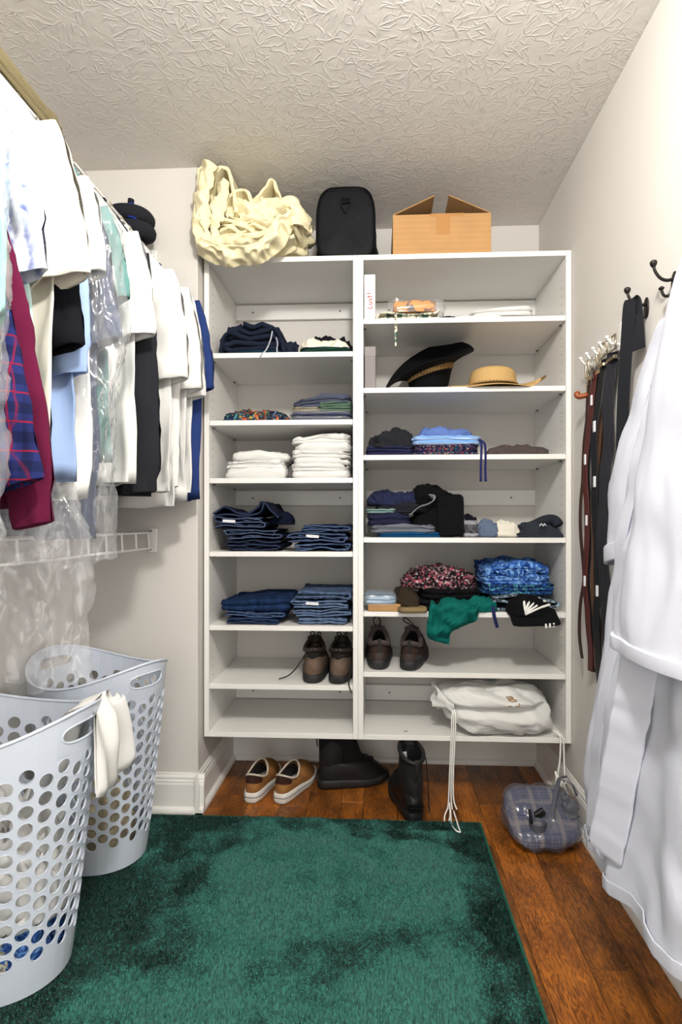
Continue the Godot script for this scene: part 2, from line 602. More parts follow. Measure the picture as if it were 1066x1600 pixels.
func build_room() -> void:
	var t := 0.10
	struct("wall_back", box(Vector3((XL + XR) / 2, CEIL / 2, ZB - t / 2), Vector3(XR - XL + 2 * t, CEIL, t)), M.wall)
	struct("wall_right", box(Vector3(XR + t / 2, CEIL / 2, (ZB + ZN) / 2), Vector3(t, CEIL, ZN - ZB)), M.wall)
	struct("wall_left", box(Vector3(XL - t / 2, CEIL / 2, (ZB + ZN) / 2), Vector3(t, CEIL, ZN - ZB)), M.wall)
	struct("wall_pier", box(Vector3((XL + XP) / 2, CEIL / 2, (ZB + ZP) / 2), Vector3(XP - XL, CEIL, ZP - ZB), 0.004), M.wall)
	# wall behind the camera with an open doorway
	var g := G.new()
	bx(g, Vector3(-0.91, CEIL / 2, ZN + t / 2), Vector3(0.72, CEIL, t))
	bx(g, Vector3(0.595, CEIL / 2, ZN + t / 2), Vector3(0.46, CEIL, t))
	bx(g, Vector3(-0.093, CEIL - 0.19, ZN + t / 2), Vector3(0.916, 0.38, t))
	struct("wall_front", g, M.wall)
	g = G.new()
	bx(g, Vector3(-0.525, 1.045, ZN + t / 2), Vector3(0.03, 2.09, t + 0.03))
	bx(g, Vector3(0.34, 1.045, ZN + t / 2), Vector3(0.03, 2.09, t + 0.03))
	bx(g, Vector3(-0.093, 2.075, ZN + t / 2), Vector3(0.84, 0.03, t + 0.03))
	struct("door_1", g, M.trim)
	g = G.new()
	face(g, [Vector3(XL - t, CEIL, ZN + t), Vector3(XR + t, CEIL, ZN + t), Vector3(XR + t, CEIL, ZB - t), Vector3(XL - t, CEIL, ZB - t)], Vector3.DOWN)
	bx(g, Vector3((XL + XR) / 2, CEIL + 0.055, (ZB + ZN) / 2), Vector3(XR - XL + 2 * t, 0.10, ZN - ZB + 2 * t))
	struct("ceiling", g, M.ceiling)
	# floor boards running away from the camera
	g = G.new()
	bx(g, Vector3((XL + XR) / 2, -0.07, (ZB + ZN) / 2), Vector3(XR - XL + 2 * t, 0.10, ZN - ZB + 2 * t))
	var fl := struct("floor", g, M.subfloor)
	rng.seed = 12
	var x := XL
	var row := 0
	while x < XR - 0.001:
		var w := minf([0.127, 0.089, 0.127, 0.105][row % 4], XR - x)
		var z := ZB
		var l := rng.randf_range(0.3, 1.0)
		while z < ZN - 0.001:
			l = minf(l, ZN - z)
			var b := G.new()
			bx(b, Vector3(x + w / 2, -0.01, z + l / 2), Vector3(w - 0.0012, 0.0195, l - 0.0012), 0.0005)
			var off := Vector2(rng.randf() * 3, rng.randf() * 3)
			for k in b.t.size():
				b.t[k] = Vector2(b.v[k].x / 0.16 + off.x, b.v[k].z / 1.1 + off.y)
			part("plank", b, M.wood[rng.randi() % 4], fl)
			z += l
			l = rng.randf_range(0.55, 1.25)
		x += w
		row += 1
	base_run("baseboard_back", Vector3(XP, 0, ZB), Vector3(XR, 0, ZB), Vector3.BACK)
	base_run("baseboard_right", Vector3(XR, 0, ZB), Vector3(XR, 0, ZN), Vector3.LEFT)
	base_run("baseboard_left", Vector3(XP, 0, ZB), Vector3(XP, 0, ZP + 0.030), Vector3.RIGHT)
	base_run("baseboard_pier", Vector3(XL, 0, ZP), Vector3(XP + 0.030, 0, ZP), Vector3.BACK)
	base_run("baseboard_side", Vector3(XL, 0, ZP), Vector3(XL, 0, ZN), Vector3.RIGHT)

# ---------------------------------------------------------------- shelf units
func shelf_unit(label: String, x0: float, x1: float, tops: Array) -> void:
	var y0 := 0.262
	var y1 := 2.116
	var th := 0.0195
	var zb := ZB + 0.003
	var d := ZS - zb
	var zc := (ZS + zb) / 2
	var u := thing("shelf_unit", label, "shelving", Vector3((x0 + x1) / 2, y0, zb), 0, "white floating shelf units in the alcove")
	var o := -u.position
	for x in [x0 + th / 2, x1 - th / 2]:
		var sp := part("side_panel", box(o + Vector3(x, (y0 + y1) / 2, zc), Vector3(th, y1 - y0, d), 0.001), M.melamine, u)
		var g := G.new()
		for zz in [ZS - 0.05, zb + 0.06]:
			var y := y0 + 0.1
			while y < y1 - 0.06:
				var inw: float = x + (th / 2 + 0.0002) * (1 if x < (x0 + x1) / 2 else -1)
				face(g, [o + Vector3(inw, y - 0.0025, zz - 0.0025), o + Vector3(inw, y + 0.0025, zz - 0.0025), o + Vector3(inw, y + 0.0025, zz + 0.0025), o + Vector3(inw, y - 0.0025, zz + 0.0025)], Vector3(signf((x0 + x1) / 2 - x), 0, 0))
				y += 0.032
		part("peg_holes", g, M.hole, sp).set_meta("kind", "stuff")
	var w := x1 - x0 - 2 * th - 0.0006
	var xc := (x0 + x1) / 2
	part("top_panel", box(o + Vector3(xc, y1 - th / 2, zc), Vector3(w, th, d), 0.001), M.melamine, u)
	part("bottom_panel", box(o + Vector3(xc, y0 + th / 2, zc), Vector3(w, th, d), 0.001), M.melamine, u)
	for y in tops:
		var s := part("shelf", box(o + Vector3(xc, y - th / 2, zc + 0.001), Vector3(w - 0.001, th, d - 0.006), 0.001), M.melamine, u)
		for sx in [-1, 1]:
			for zz in [ZS - 0.05, zb + 0.06]:
				var p := G.new()
				tube(p, [o + Vector3(xc + sx * w / 2, y - th - 0.003, zz), o + Vector3(xc + sx * (w / 2 - 0.009), y - th - 0.003, zz)], 0.003, 8)
				part("shelf_pin", p, M.pin, s)
	for y in [2.058, 1.204, 0.318]:
		var r := part("rail", box(o + Vector3(xc, y, zb + 0.009), Vector3(w, 0.068, 0.016), 0.001), M.melamine, u)
		for sx in [-0.36, 0.36]:
			var p := G.new()
			lathe(p, [Vector2(0, 0.0), Vector2(0.004, 0.0), Vector2(0.0036, 0.0016), Vector2(0, 0.002)], 12)
			var sc := part("screw", p, M.screw, r)
			sc.position = o + Vector3(xc + sx * w, y, zb + 0.017)
			sc.rotation.x = PI / 2

func build_units() -> void:
	shelf_unit("narrower white shelf unit on the left, holding the jeans and white t-shirts", -0.6765, -0.0785, [1.749, 1.488, 1.264, 0.98, 0.694, 0.467])
	shelf_unit("wider white shelf unit on the right, holding the hats and shorts", -0.0778, XR - 0.0015, [1.872, 1.608, 1.351, 1.035, 0.752, 0.521])

# ---------------------------------------------------------------- shelf contents
const ORD := ["first", "second", "third", "fourth", "fifth", "sixth", "seventh"]

func jeans(label: String, x0: float, x1: float, y: float, h: float, layers: int, sd: int, m: Material, seam: Material, group: String, zf := -2.11, patch := -1.0, d := 0.27) -> void:
	var t := thing("folded_jeans", label, "jeans", Vector3((x0 + x1) / 2, y, zf), 0, group)
	var g := G.new()
	var e := G.new()
	var w := (x1 - x0) / 2
	var th := h / layers * 0.62
	fold(g, serp(-w, w, 0.001, h, layers, sd, h / layers * 0.2), th, 0.0, -d, sd, 0.0045, e, 0.0011)
	part("denim", g, m, t)
	part("seam", e, seam, t)
	# a second, inner edge of stitching that shows in the folds
	g = G.new()
	e = G.new()
	fold(g, serp(-w + 0.012, w - 0.02, h * 0.12, h * 0.9, maxi(layers - 1, 2), sd + 9, h / layers * 0.25), th * 0.5, -0.006, -d, sd + 2, 0.005, e, 0.001)
	part("inner_fold", g, m, t)
	part("inner_seam", e, seam, t)
	if patch > -0.9:
		var p := part("care_label", box(Vector3(patch * w, h * 0.6, 0.006), Vector3(0.05, 0.011, 0.002), 0.0006), M.patch, t)
		p.rotation.z = -0.06
		p.set_meta("label", "white printed label")

func tee_stack(x0: float, x1: float, y: float, h: float, count: int, sd: int, side: String, tops: Array) -> void:
	var hy := 0.0
	for k in count:
		var th: float = tops[k]
		rng.seed = sd + k
		var dx := rng.randf_range(-0.009, 0.009)
		var from_top := count - 1 - k
		var which = "bottom" if k == 0 else ("topmost" if from_top == 0 else ORD[from_top] + " from the top")
		var t := thing("folded_t_shirt", "white folded t-shirt, %s of the %s white stack" % [which, side], "t-shirt", Vector3((x0 + x1) / 2 + dx, y + hy, -2.24), rng.randf_range(-0.03, 0.03), "white folded t-shirts")
		var g := G.new()
		slab(g, Vector3.ZERO, Vector3(x1 - x0 - 0.02 * rng.randf(), th * 1.15, 0.29 - 0.012 * k), 1 + k % 2, sd + k * 3, 0.75, 0.004, 0.3 if from_top == 0 else 0.12, 0.06 * sin(sd + k))
		part("folded_body", g, M.tee, t)
		hy += th

func pins(called: String, g: G, m: Material, label: String, cat: String, at: Vector3, partname: String, turn := 0.0, group := "") -> Node3D:
	var t := thing(called, label, cat, at, turn, group)
	part(partname, g, m, t)
	return t

func cord(g: G, pts: Array, r: float) -> void:
	tube(g, pts, r, 6, -1, 5)

func left_shelves() -> void:
	# --- shelf under the top: fleece, navy roll, shorts pile
	var y := 1.7495
	var t := thing("folded_trousers", "thick navy fleece trousers folded in many layers with a speckled drawstring", "trousers", Vector3(-0.5, y, -2.12))
	var g := G.new()
	var e := G.new()
	fold(g, [Vector2(0.10, 0.020), Vector2(0.02, 0.026), Vector2(-0.08, 0.022), Vector2(-0.105, 0.036), Vector2(-0.06, 0.052), Vector2(0.02, 0.044), Vector2(0.085, 0.040), Vector2(0.105, 0.058), Vector2(0.07, 0.075), Vector2(0.0, 0.066), Vector2(-0.06, 0.078), Vector2(-0.085, 0.09), Vector2(-0.05, 0.097), Vector2(0.0, 0.088), Vector2(0.055, 0.098), Vector2(0.08, 0.108), Vector2(0.05, 0.124), Vector2(0.01, 0.113), Vector2(-0.035, 0.125)], 0.0165, 0.0, -0.27, 71, 0.005)
	part("fleece", g, M.navy, t)
	fold(e, [Vector2(-0.045, 0.128), Vector2(-0.058, 0.117), Vector2(-0.09, 0.100), Vector2(-0.115, 0.075), Vector2(-0.118, 0.055), Vector2(-0.125, 0.025), Vector2(-0.125, 0.006)], 0.012, -0.012, -0.27, 72, 0.004)
	fold(e, [Vector2(0.045, 0.122), Vector2(0.085, 0.11), Vector2(0.115, 0.07), Vector2(0.125, 0.03), Vector2(0.13, 0.008)], 0.014, -0.012, -0.27, 73, 0.004)
	part("outer_fold", e, M.navy, t)
	g = G.new()
	slab(g, Vector3(0, 0.014, -0.15), Vector3(0.22, 0.105, 0.27), 4, 78, 0.3, 0.004)
	part("inner_layers", g, M.navy, t)
	g = G.new()
	cord(g, [Vector3(0.085, 0.09, 0.012), Vector3(0.082, 0.06, 0.022), Vector3(0.072, 0.03, 0.024), Vector3(0.06, 0.006, 0.03), Vector3(0.05, -0.006, 0.04), Vector3(0.045, -0.018, 0.043)], 0.0028)
	cord(g, [Vector3(0.10, 0.066, 0.01), Vector3(0.106, 0.04, 0.014), Vector3(0.104, 0.016, 0.018), Vector3(0.108, 0.004, 0.02)], 0.0028)
	var dr := part("drawstring", g, printed(picture(32, 32, func(x, yy): return Color(0.85, 0.86, 0.9) if (x + yy) % 8 < 5 else Color(0.1, 0.12, 0.2)), 70.0), t)
	dr.set_meta("label", "white and navy speckled drawstring")
	g = G.new()
	slab(g, Vector3.ZERO, Vector3(0.20, 0.016, 0.27), 2, 81, 0.2, 0.002)
	pins("folded_shirt", g, cloth(Color(0.10, 0.20, 0.27)), "thin dark teal folded shirt lying beneath the navy fleece trousers", "shirt", Vector3(-0.48, y, -2.235), "folded_body")
	g = G.new()
	heap(g, Vector3.ZERO, Vector3(0.085, 0.062, 0.2), 83, 0.35, 16)
	pins("rolled_sweater", g, M.navy, "small rolled navy garment to the right of the navy fleece trousers", "sweater", Vector3(-0.348, y, -2.22), "rolled_body")
	g = G.new()
	slab(g, Vector3.ZERO, Vector3(0.20, 0.018, 0.27), 3, 85, 0.5, 0.003)
	pins("folded_shorts", g, M.forest, "dark green folded shorts at the bottom under the cream cloth", "shorts", Vector3(-0.208, y, -2.215), "folded_body")
	g = G.new()
	heap(g, Vector3.ZERO, Vector3(0.20, 0.048, 0.17), 88, 0.42, 12)
	pins("crumpled_cloth", g, cloth(Color(0.86, 0.84, 0.78)), "crumpled cream cloth lying on dark green shorts", "cloth", Vector3(-0.215, y + 0.014, -2.175), "cloth_body")
	g = G.new()
	heap(g, Vector3.ZERO, Vector3(0.19, 0.095, 0.15), 92, 0.35, 13)
	pins("crumpled_shorts", g, cloth(Color(0.10, 0.095, 0.12)), "black crumpled shorts heaped behind the cream cloth", "shorts", Vector3(-0.20, y + 0.014, -2.29), "cloth_body")
	# --- second shelf: bright print, slate trousers over a bagged garment
	y = 1.4885
	var bright := blot(101, Color(0.09, 0.12, 0.22), [Color(0.10, 0.36, 0.30), Color(0.80, 0.36, 0.16), Color(0.09, 0.13, 0.25), Color(0.35, 0.62, 0.72), Color(0.84, 0.70, 0.22), Color(0.10, 0.12, 0.22)], 0.06, 0.16)
	M.bright = printed(bright, 3.6)
	g = G.new()
	heap(g, Vector3.ZERO, Vector3(0.265, 0.052, 0.22), 103, 0.5, 17)
	pins("patterned_shirt", g, M.bright, "bright orange, teal and navy leaf print garment lying crumpled on the shelf", "shirt", Vector3(-0.50, y, -2.21), "cloth_body")
	g = G.new()
	slab(g, Vector3.ZERO, Vector3(0.245, 0.03, 0.29), 2, 105, 0.35, 0.003)
	t = pins("bagged_garment", g, cloth(Color(0.20, 0.22, 0.33)), "navy folded garment in a clear plastic bag, bottom of the slate pile", "garment", Vector3(-0.225, y, -2.235), "folded_body")
	g = G.new()
	slab(g, Vector3(0, 0.0005, 0), Vector3(0.252, 0.035, 0.298), 2, 106, 0.5, 0.006)
	part("plastic_bag", g, M.film2, t)
	g = G.new()
	slab(g, Vector3.ZERO, Vector3(0.13, 0.036, 0.27), 4, 108, 0.4, 0.003)
	pins("folded_shorts", g, cloth(Color(0.33, 0.42, 0.36)), "pale green folded shorts sticking out under the slate trousers", "shorts", Vector3(-0.168, y + 0.034, -2.225), "folded_body")
	g = G.new()
	slab(g, Vector3.ZERO, Vector3(0.11, 0.018, 0.26), 2, 109, 0.4, 0.003)
	pins("folded_shorts", g, cloth(Color(0.55, 0.52, 0.44)), "beige folded shorts beside the pale green shorts, under the slate trousers", "shorts", Vector3(-0.285, y + 0.034, -2.225), "folded_body")
	g = G.new()
	slab(g, Vector3.ZERO, Vector3(0.235, 0.052, 0.23), 3, 111, 0.5, 0.004, 0.25, 0.10)
	pins("folded_trousers", g, M.slate, "slate grey folded trousers, topmost of the pile on the second left shelf", "trousers", Vector3(-0.225, y + 0.058, -2.26), "folded_body")
	# --- third shelf: white t-shirts
	y = 1.2645
	tee_stack(-0.605, -0.352, y, 0.105, 3, 121, "left", [0.036, 0.034, 0.038])
	tee_stack(-0.340, -0.104, y, 0.17, 6, 141, "right", [0.026, 0.027, 0.026, 0.028, 0.030, 0.034])
	g = G.new()
	heap(g, Vector3.ZERO, Vector3(0.024, 0.05, 0.10), 160, 0.3, 20, 24, 14)
	pins("balled_sock", g, cloth(Color(0.33, 0.33, 0.33)), "small dark grey sock wedged between the two white t-shirt stacks", "sock", Vector3(-0.345, y, -2.16), "sock_body")
	# --- fourth shelf: dark jeans
	y = 0.9805
	var grp := "folded jeans on the left shelves"
	jeans("very dark jeans, bottom of the tall dark stack", -0.612, -0.37, y, 0.045, 3, 171, M.jean_dark, M.seam_dark, grp)
	jeans("very dark jeans, third from the top of the tall dark stack", -0.618, -0.38, y + 0.045, 0.042, 3, 172, M.jean_dark, M.seam, grp)
	jeans("very dark jeans with a white label, second from top of the tall dark stack", -0.65, -0.43, y + 0.087, 0.046, 3, 173, M.jean_dark, M.seam, grp, -2.10, -0.4)
	t = thing("folded_jeans", "very dark jeans with a sagging waistband, topmost of the tall dark stack", "jeans", Vector3(-0.53, y + 0.133, -2.11), 0, grp)
	g = G.new()
	e = G.new()
	fold(g, [Vector2(-0.115, 0.012), Vector2(-0.085, 0.034), Vector2(-0.06, 0.032), Vector2(-0.02, 0.014), Vector2(0.03, 0.018), Vector2(0.06, 0.04), Vector2(0.07, 0.058), Vector2(0.078, 0.046)], 0.010, 0.0, -0.25, 175, 0.004, e, 0.0015)
	fold(g, [Vector2(-0.11, 0.006), Vector2(-0.05, 0.008), Vector2(0.03, 0.006), Vector2(0.075, 0.022), Vector2(0.088, 0.054), Vector2(0.11, 0.03), Vector2(0.14, 0.0)], 0.010, 0.006, -0.25, 177, 0.004, e, 0.0015)
	part("denim", g, M.jean_dark, t)
	part("seam", e, M.seam_dark, t)
	g = G.new()
	heap(g, Vector3(0.135, -0.03, -0.12), Vector3(0.09, 0.045, 0.16), 178, 0.3, 16)
	part("hanging_leg", g, M.jean_dark, t)
	jeans("mid blue jeans, bottom of the stack beside the dark jeans", -0.345, -0.102, y, 0.032, 2, 181, M.jean_blue, M.seam, grp)
	jeans("mid blue jeans with a white label, middle of the stack beside the dark jeans", -0.352, -0.115, y + 0.032, 0.042, 3, 183, M.jean_blue, M.seam, grp, -2.10, -0.2)
	jeans("mid blue jeans, topmost of the stack beside the dark jeans", -0.325, -0.106, y + 0.074, 0.03, 2, 185, M.jean_blue, M.seam, grp)
	# --- fifth shelf: blue and light jeans
	y = 0.6945
	jeans("royal blue jeans, bottom of the fanned stack on the fifth left shelf", -0.60, -0.385, y, 0.026, 2, 191, M.jean_mid, M.seam_dark, grp, -2.095)
	jeans("royal blue jeans, middle of the fanned stack on the fifth left shelf", -0.615, -0.36, y + 0.026, 0.026, 2, 193, M.jean_mid, M.seam, grp)
	t = thing("folded_jeans", "royal blue jeans folded smooth, topmost of the fanned stack on the fifth left shelf", "jeans", Vector3(-0.485, y + 0.052, -2.24), 0, grp)
	g = G.new()
	slab(g, Vector3.ZERO, Vector3(0.29, 0.048, 0.27), 2, 195, 0.4, 0.004, 0.15, 0.06)
	part("denim", g, M.jean_mid, t)
	jeans("light washed jeans, bottom of the pale stack", -0.335, -0.115, y, 0.03, 2, 201, M.jean_light, M.seam, grp)
	jeans("light washed jeans, third from the top of the pale stack", -0.345, -0.11, y + 0.03, 0.032, 3, 203, M.jean_light, M.seam, grp)
	jeans("light washed jeans with a white label, second from top of the pale stack", -0.35, -0.105, y + 0.062, 0.034, 3, 205, M.jean_light, M.seam, grp, -2.10, -0.25)
	jeans("light washed jeans, topmost of the pale stack", -0.335, -0.102, y + 0.096, 0.032, 2, 207, M.jean_light, M.seam_dark, grp)

func stroke_text(g: G, strokes: Array, at: Vector3, right: Vector3, up: Vector3, s: float, r: float) -> void:
	for st in strokes:
		var pts := []
		for q in st:
			pts.append(at + right * q.x * s + up * q.y * s)
		tube(g, pts, r, 6, -1, 3 if pts.size() > 2 else 0)

func right_shelves() -> void:
	# --- first shelf
	var y := 1.8725
	var t := thing("binder", "narrow white ring binder with red handwriting on its spine", "binder", Vector3(-0.034, y, -2.09))
	var g := G.new()
	bx(g, Vector3(0, 0.086, 0), Vector3(0.042, 0.172, 0.004), 0.0015)
	part("spine", g, M.trim, t)
	g = G.new()
	for s in [-1, 1]:
		bx(g, Vector3(s * 0.0195, 0.086, -0.13), Vector3(0.003, 0.172, 0.26), 0.001)
	part("cover", g, M.trim, t)
	part("pages", box(Vector3(0, 0.083, -0.12), Vector3(0.033, 0.155, 0.22)), M.patch, t)
	g = G.new()
	# "Lust!" written up the spine
	stroke_text(g, [[Vector2(0, 0.9), Vector2(0, 0), Vector2(0.45, 0.05)], [Vector2(0.75, 0.6), Vector2(0.75, 0.08), Vector2(1.0, 0.02), Vector2(1.15, 0.2), Vector2(1.15, 0.6), Vector2(1.16, 0.0)],
		[Vector2(1.75, 0.55), Vector2(1.5, 0.5), Vector2(1.55, 0.3), Vector2(1.75, 0.2), Vector2(1.7, 0.02), Vector2(1.45, 0.05)], [Vector2(2.15, 0.95), Vector2(2.15, 0.1), Vector2(2.3, 0.0)], [Vector2(1.95, 0.62), Vector2(2.4, 0.62)],
		[Vector2(2.75, 1.0), Vector2(2.75, 0.3)], [Vector2(2.75, 0.06), Vector2(2.76, 0.0)]], Vector3(0.009, 0.042, 0.0022), Vector3.UP, Vector3.LEFT, 0.0205, 0.0017)
	part("handwriting", g, mat(Color(0.72, 0.12, 0.14), 0.7), t)
	# drawstring shorts and a bagged roll
	var camo := blot(211, Color(0.86, 0.84, 0.76), [Color(0.20, 0.40, 0.34), Color(0.25, 0.16, 0.14), Color(0.85, 0.83, 0.76)], 0.05, 0.08)
	M.camo = printed(camo, 5.0)
	g = G.new()
	fold(g, [Vector2(0.115, 0.004), Vector2(0.02, 0.005), Vector2(-0.11, 0.004), Vector2(-0.118, 0.018), Vector2(-0.09, 0.027), Vector2(0.0, 0.016), Vector2(0.09, 0.022), Vector2(0.115, 0.034)], 0.007, 0.0, -0.25, 213, 0.003)
	t = pins("patterned_shorts", g, M.camo, "green, white and maroon patterned shorts with a drawstring hanging over the shelf edge", "shorts", Vector3(0.115, y, -2.095), "folded_body")
	g = G.new()
	slab(g, Vector3(0, 0.001, -0.13), Vector3(0.21, 0.016, 0.24), 2, 214)
	part("inner_layer", g, M.camo, t)
	g = G.new()
	strap(g, [Vector3(-0.052, 0.012, 0.004), Vector3(-0.050, 0.004, 0.022), Vector3(-0.050, -0.03, 0.023), Vector3(-0.048, -0.055, 0.022)], Vector3.RIGHT, 0.009, 0.003, 4)
	strap(g, [Vector3(-0.048, 0.012, 0.004), Vector3(-0.051, 0.003, 0.024), Vector3(-0.052, -0.06, 0.025), Vector3(-0.050, -0.11, 0.024)], Vector3.RIGHT, 0.007, 0.003, 4)
	part("drawstring", g, M.camo, t)
	var tiger := blot(221, Color(0.84, 0.52, 0.10), [Color(0.86, 0.56, 0.12), Color(0.15, 0.15, 0.16)], 0.035, 0.08)
	t = thing("bagged_cloth", "orange and black patterned roll of cloth in a clear plastic sleeve", "cloth", Vector3(0.14, y + 0.03, -2.17))
	g = G.new()
	slab(g, Vector3.ZERO, Vector3(0.17, 0.042, 0.15), 1, 223, 0.3, 0.004)
	part("cloth_roll", g, printed(tiger, 3.0), t)
	g = G.new()
	slab(g, Vector3(0.005, -0.001, 0), Vector3(0.225, 0.047, 0.16), 1, 224, 0.4, 0.007)
	part("plastic_sleeve", g, M.film2, t)
	g = G.new()
	heap(g, Vector3.ZERO, Vector3(0.075, 0.022, 0.10), 226, 0.4, 22, 36, 16)
	pins("balled_sock", g, cloth(Color(0.10, 0.08, 0.11)), "small black crumpled sock between the drawstring shorts and the white cloth", "sock", Vector3(0.268, y, -2.15), "sock_body")
	g = G.new()
	slab(g, Vector3.ZERO, Vector3(0.20, 0.014, 0.24), 1, 228, 0.3, 0.003)
	pins("folded_cloth", g, M.tee, "thin white folded cloth under the left end of the larger white one", "cloth", Vector3(0.385, y, -2.22), "folded_body")
	g = G.new()
	slab(g, Vector3.ZERO, Vector3(0.24, 0.030, 0.26), 2, 229, 0.5, 0.003, 0.0, 0.07)
	pins("folded_cloth", g, M.tee, "larger white folded cloth at the right of the topmost right shelf", "cloth", Vector3(0.475, y + 0.012, -2.23), "folded_body")
	# --- second shelf: box and hats
	y = 1.6085
	t = thing("box_file", "grey card box file standing at the left of the hats", "box", Vector3(-0.033, y, -2.235))
	part("case", box(Vector3(0, 0.085, 0), Vector3(0.043, 0.17, 0.23), 0.002), mat(Color(0.50, 0.48, 0.48), 0.7), t)
	part("lid_band", box(Vector3(0, 0.150, 0), Vector3(0.0445, 0.04, 0.232), 0.002), mat(Color(0.53, 0.51, 0.51), 0.7), t)
	black_hat(Vector3(0.205, y, -2.24))
	straw_hat(Vector3(0.455, y, -2.20))
	# --- third shelf
	y = 1.3515
	g = G.new()
	slab(g, Vector3.ZERO, Vector3(0.19, 0.034, 0.27), 3, 231, 0.5, 0.004)
	pins("folded_shorts", g, cloth(Color(0.14, 0.15, 0.27)), "dark navy folded shorts at the bottom of the black pile", "shorts", Vector3(0.045, y, -2.22), "folded_body")
	g = G.new()
	heap(g, Vector3.ZERO, Vector3(0.19, 0.078, 0.24), 233, 0.34, 11)
	pins("crumpled_shorts", g, M.charcoal, "black crumpled shorts heaped at the left of the light blue pyjamas", "shorts", Vector3(0.055, y + 0.027, -2.22), "cloth_body")
	var flor := blot(241, Color(0.10, 0.10, 0.24), [Color(0.16, 0.15, 0.36), Color(0.62, 0.20, 0.28), Color(0.14, 0.45, 0.50), Color(0.80, 0.70, 0.55), Color(0.08, 0.09, 0.2)], 0.09, 0.16)
	M.floral = printed(flor, 4.5)
	g = G.new()
	slab(g, Vector3.ZERO, Vector3(0.265, 0.040, 0.27), 3, 243, 0.5, 0.003)
	pins("folded_shorts", g, M.floral, "navy floral print folded shorts under the striped light blue pair", "shorts", Vector3(0.255, y, -2.225), "folded_body")
	var stripe := picture(64, 64, func(x, yy): return Color(0.45, 0.63, 0.85) if yy % 16 < 10 else Color(0.78, 0.85, 0.94))
	g = G.new()
	slab(g, Vector3.ZERO, Vector3(0.27, 0.034, 0.26), 2, 245, 0.4, 0.003)
	t = pins("folded_pyjamas", g, printed(stripe, 14.0), "light blue striped folded pyjamas with a navy drawstring hanging down", "pyjamas", Vector3(0.262, y + 0.040, -2.225), "folded_body")
	g = G.new()
	for k in 2:
		strap(g, [Vector3(0.125, 0.02, 0.115), Vector3(0.128 + 0.012 * k, 0.0, 0.139), Vector3(0.126 + 0.016 * k, -0.04, 0.147), Vector3(0.124 + 0.017 * k, -0.09, 0.149), Vector3(0.124 + 0.018 * k, -0.138, 0.148)], Vector3.RIGHT, 0.0085, 0.003, 4)
		tube(g, [Vector3(0.124 + 0.018 * k, -0.134, 0.148), Vector3(0.124 + 0.018 * k, -0.144, 0.148)], 0.005, 8)
	part("drawstring", g, cloth(Color(0.13, 0.15, 0.33)), t).set_meta("label", "navy drawstring with knotted ends")
	g = G.new()
	heap(g, Vector3.ZERO, Vector3(0.23, 0.052, 0.2), 247, 0.45, 12)
	pins("crumpled_pyjamas", g, cloth(Color(0.36, 0.46, 0.70)), "cornflower blue crumpled pyjamas lying on the striped light blue pair", "pyjamas", Vector3(0.25, y + 0.067, -2.225), "cloth_body")
	g = G.new()
	heap(g, Vector3.ZERO, Vector3(0.245, 0.044, 0.22), 249, 0.55, 12, 72, 24)
	pins("crumpled_shorts", g, cloth(Color(0.30, 0.265, 0.26)), "brown grey crumpled shorts at the right of the blue pyjamas", "shorts", Vector3(0.54, y, -2.21), "cloth_body")
	# --- fourth shelf
	y = 1.0355
	g = G.new()
	slab(g, Vector3.ZERO, Vector3(0.255, 0.018, 0.26), 2, 251, 0.3, 0.002)
	pins("folded_t_shirt", g, cloth(Color(0.06, 0.28, 0.45)), "thin bright blue folded t-shirt lying on the shelf under a grey one", "t-shirt", Vector3(0.125, y, -2.22), "folded_body")
	g = G.new()
	slab(g, Vector3.ZERO, Vector3(0.26, 0.034, 0.25), 2, 253, 0.5, 0.004, 0.2)
	pins("folded_t_shirt", g, cloth(Color(0.40, 0.42, 0.46)), "heather grey folded t-shirt lying on the bright blue one", "t-shirt", Vector3(0.095, y + 0.016, -2.225), "folded_body")
	g = G.new()
	slab(g, Vector3.ZERO, Vector3(0.17, 0.050, 0.22), 2, 255, 0.5, 0.005, 0.2)
	pins("folded_shorts", g, cloth(Color(0.12, 0.13, 0.22)), "deep navy folded shorts on the grey t-shirt, left of the black cap", "shorts", Vector3(0.04, y + 0.045, -2.22), "folded_body")
	g = G.new()
	slab(g, Vector3.ZERO, Vector3(0.12, 0.018, 0.2), 2, 256, 0.3, 0.003)
	pins("folded_cloth", g, cloth(Color(0.45, 0.55, 0.54)), "pale sea green folded cloth in the left heap of the fourth right shelf", "cloth", Vector3(0.01, y + 0.092, -2.22), "folded_body")
	g = G.new()
	heap(g, Vector3.ZERO, Vector3(0.20, 0.052, 0.20), 257, 0.4, 13)
	pins("crumpled_shorts", g, cloth(Color(0.12, 0.12, 0.15)), "dark grey crumpled shorts in the middle of the left heap beside the black cap", "shorts", Vector3(0.075, y + 0.095, -2.22), "cloth_body")
	g = G.new()
	heap(g, Vector3.ZERO, Vector3(0.21, 0.06, 0.2), 259, 0.45, 12)
	pins("crumpled_shorts", g, cloth(Color(0.14, 0.16, 0.27)), "indigo crumpled shorts on top of the left heap beside the black cap", "shorts", Vector3(0.065, y + 0.125, -2.23), "cloth_body")
	# black knitted hat heap: crown, ear flap, light band
	t = thing("winter_hat", "black fleece winter hat with a long ear flap and grey strap", "hat", Vector3(0.235, y, -2.19))
	g = G.new()
	heap(g, Vector3(-0.02, 0, 0), Vector3(0.19, 0.13, 0.17), 261, 0.14, 9)
	part("crown", g, M.black, t)
	g = G.new()
	slab(g, Vector3.ZERO, Vector3(0.10, 0.035, 0.165), 1, 263, 0.3, 0.004)
	var fp := part("ear_flap", g, M.black, t)
	fp.position = Vector3(0.045, 0.083, 0.062)
	fp.rotation = Vector3(1.45, 0.0, 0.12)
	g = G.new()
